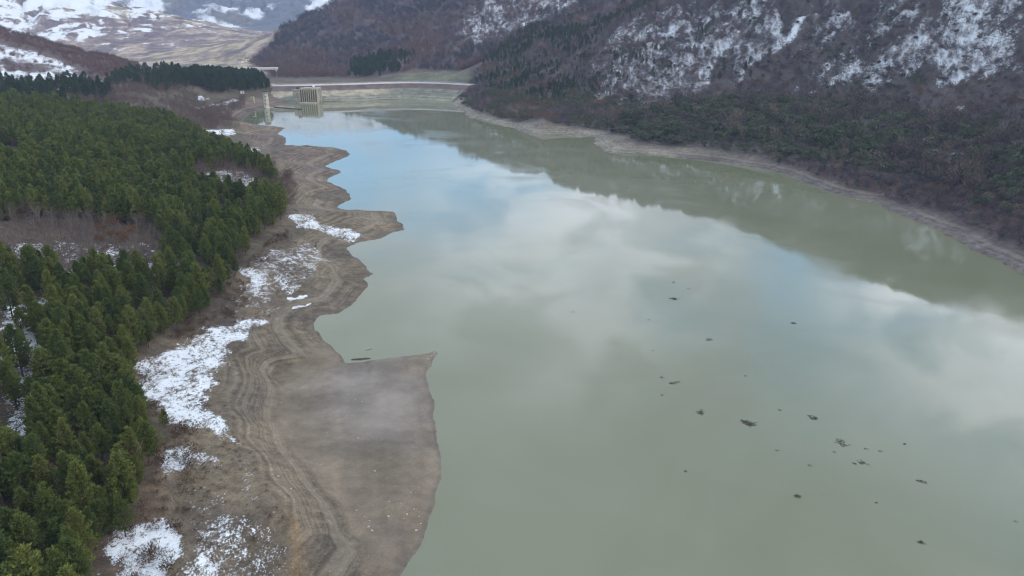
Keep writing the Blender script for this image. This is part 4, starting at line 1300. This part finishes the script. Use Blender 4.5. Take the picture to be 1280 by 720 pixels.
ST = [stone_mesh(s) for s in range(4)]
su = [(543 + rng.normal() * 3, 443 + rng.normal() * 2) for _ in range(34)] + [(538 + rng.normal() * 2.2, rng.uniform(446, 478)) for _ in range(70)] + \
     [(505 + rng.normal() * 18, 640 + rng.normal() * 14) for _ in range(25)] + [(rng.uniform(345, 470), rng.uniform(470, 715)) for _ in range(45)] + [(rng.uniform(225, 365), rng.uniform(560, 720)) for _ in range(60)]
x, y = land_at(su); k_ = lake_sd(x, y) > 0.3
P = np.stack([x, y, H(x, y)], 1)[k_]
instancer('bank_stones', P, ST, 0.16 + 0.45 * rng.random(len(P)) ** 4, 'loose pale stones strewn along the spit tip and mud bank', 'stones')

# ------------------------------------------------------------------ sky, sun, air
SUN_EL, SUN_AZ = math.radians(30), math.radians(112)          # azimuth clockwise from +Y
w = NT('World', world=True)
scene.world = w.m
sky = w.n('ShaderNodeTexSky', sky_type='NISHITA', sun_disc=False, sun_elevation=SUN_EL, sun_rotation=SUN_AZ, altitude=700.0, air_density=1.0, dust_density=0.6)
dirv = w.n('ShaderNodeTexCoord').outputs['Generated']
sx = w.n('ShaderNodeSeparateXYZ', {0: dirv})
zz = w.math('ADD', w.math('MAXIMUM', sx.outputs[2], 0.0), 0.16)
pl = w.n('ShaderNodeCombineXYZ', {0: w.math('DIVIDE', sx.outputs[0], zz), 1: w.math('DIVIDE', sx.outputs[1], zz), 2: 0.0}).outputs[0]
n1 = w.noise(1.15, 7, 0.55, pl, dist=0.3)
n2 = w.noise(0.8, 6, 0.6, w.n('ShaderNodeVectorMath', {0: pl, 1: (17.3, 4.1, 0)}, operation='ADD').outputs[0])


def mdir(u, v):
    d = rays([(u, v)])[0]; d = d * (1, 1, -1)
    return tuple(d / np.linalg.norm(d))


def blob(u, v, rdeg, soft=1.0):
    dp = w.n('ShaderNodeVectorMath', {0: dirv, 1: mdir(u, v)}, operation='DOT_PRODUCT').outputs['Value']
    dp = w.math('ADD', dp, w.math('MULTIPLY', w.math('SUBTRACT', n1, 0.5), 0.05))
    return w.mapr(dp, math.cos(math.radians(rdeg * (1 + soft))), math.cos(math.radians(rdeg * 0.25)))


blue = w.mapr(n1, 0.50, 0.34, 0, 0.5)
for b_ in (blob(560, 190, 5, 1.0), blob(430, 165, 4, 1.0)):
    blue = w.math('MAXIMUM', blue, w.math('MULTIPLY', b_, 0.9))
blue = w.math('MAXIMUM', blue, w.math('MULTIPLY', blob(1070, 380, 6, 0.9), 0.75))
white = w.math('MAXIMUM', w.math('MAXIMUM', blob(1255, 420, 7, 1.0), blob(1290, 500, 7, 1.0)), w.math('MULTIPLY', blob(720, 285, 8, 1.0), 0.6))
white = w.math('MULTIPLY', white, w.mapr(w.noise(3.4, 5, 0.6, pl, dist=0.6), 0.38, 0.58, 0.25, 1.0))
blue = w.math('MULTIPLY', blue, w.math('SUBTRACT', 1.0, white))
dark = w.math('MAXIMUM', w.math('MULTIPLY', blob(930, 470, 5, 1.2), 0.9), w.mapr(n2, 0.46, 0.64, 0, 0.8))
low = w.mapr(sx.outputs[2], 0.30, 0.08)
CB = 11.5
cl = w.mix(low, (CB * 0.93, CB * 1.04, CB * 1.18), (CB * 1.40, CB * 1.62, CB * 1.75))
n3 = w.noise(2.6, 6, 0.6, pl, dist=0.5)
cl = w.n('ShaderNodeVectorMath', {0: cl, 'Scale': w.mapr(n3, 0.34, 0.66, 0.85, 1.14)}, operation='SCALE').outputs[0]
for q_ in ((1010, 500), (1100, 530)):
    dark = w.math('MAXIMUM', dark, w.math('MULTIPLY', blob(*q_, 4, 1.2), 0.9))
cl = w.mix(w.math('MULTIPLY', dark, 0.58), cl, (CB * 0.50, CB * 0.54, CB * 0.64))
cl = w.mix(white, cl, (CB * 2.7, CB * 2.85, CB * 3.1))
skc = w.mix(0.5, (CB * 0.42, CB * 0.95, CB * 1.5), (CB * 0.42, CB * 1.05, CB * 1.75))
skm = w.n('ShaderNodeVectorMath', {0: sky.outputs[0], 'Scale': 0.5}, operation='SCALE').outputs[0]
skc = w.n('ShaderNodeVectorMath', {0: skc, 1: skm}, operation='ADD').outputs[0]
fin = w.mix(blue, cl, skc)
bg = w.n('ShaderNodeBackground', {'Color': fin, 'Strength': 0.085})
w.n('ShaderNodeOutputWorld', {'Surface': bg.outputs[0]})

ld = bpy.data.lights.new('sun', 'SUN'); ld.energy = 1.5; ld.angle = math.radians(10); ld.color = (1.0, 0.94, 0.86)
sun = bpy.data.objects.new('sun', ld); COL.objects.link(sun)
to_sun = np.array([math.sin(SUN_AZ) * math.cos(SUN_EL), math.cos(SUN_AZ) * math.cos(SUN_EL), math.sin(SUN_EL)])
from mathutils import Vector
sun.rotation_euler = Vector(to_sun).to_track_quat('Z', 'Y').to_euler()
sun.location = (200, -100, 900)

hz = MB().box((0, 3300, 500), (16000, 7600, 1020))
ztop = float(gz.max()) + 60
hz = MB(); hz.box((0, 3250, (ztop - 8) / 2), (15000, 7500, ztop + 8))
T = NT('pale_valley_air')
vol = T.n('ShaderNodeVolumePrincipled', {'Color': (0.60, 0.72, 1.0, 1), 'Density': 0.000095, 'Anisotropy': 0.15})
T.n('ShaderNodeOutputMaterial', {'Volume': vol.outputs[0]})
haze = hz.build('haze', T.m)
tag(haze, 'thin blue winter haze filling the valley', 'haze', kind='stuff')

cam = bpy.data.cameras.new('camera')
cam.sensor_width = 36.0; cam.lens = FPX / 1280 * 36.0; cam.clip_start = 1.0; cam.clip_end = 20000
co = bpy.data.objects.new('camera', cam); COL.objects.link(co)
co.location = (0, 0, CAMH); co.rotation_euler = (math.radians(90) - PITCH, 0, 0)
scene.camera = co
scene.view_settings.view_transform = 'Standard'
scene.view_settings.look = 'None'
scene.view_settings.exposure = 0.24
scene.view_settings.gamma = 1.0
scene.cycles.use_denoising = True
scene.cycles.filter_width = 1.1
scene.cycles.max_bounces = 6
scene.cycles.diffuse_bounces = 3
scene.cycles.glossy_bounces = 3
scene.cycles.transmission_bounces = 2
scene.cycles.volume_bounces = 0
scene.cycles.transparent_max_bounces = 4
print('verts', len(gx), 'pines', len(px), 'zmax', gz.max(), 'zmin', gz.min())
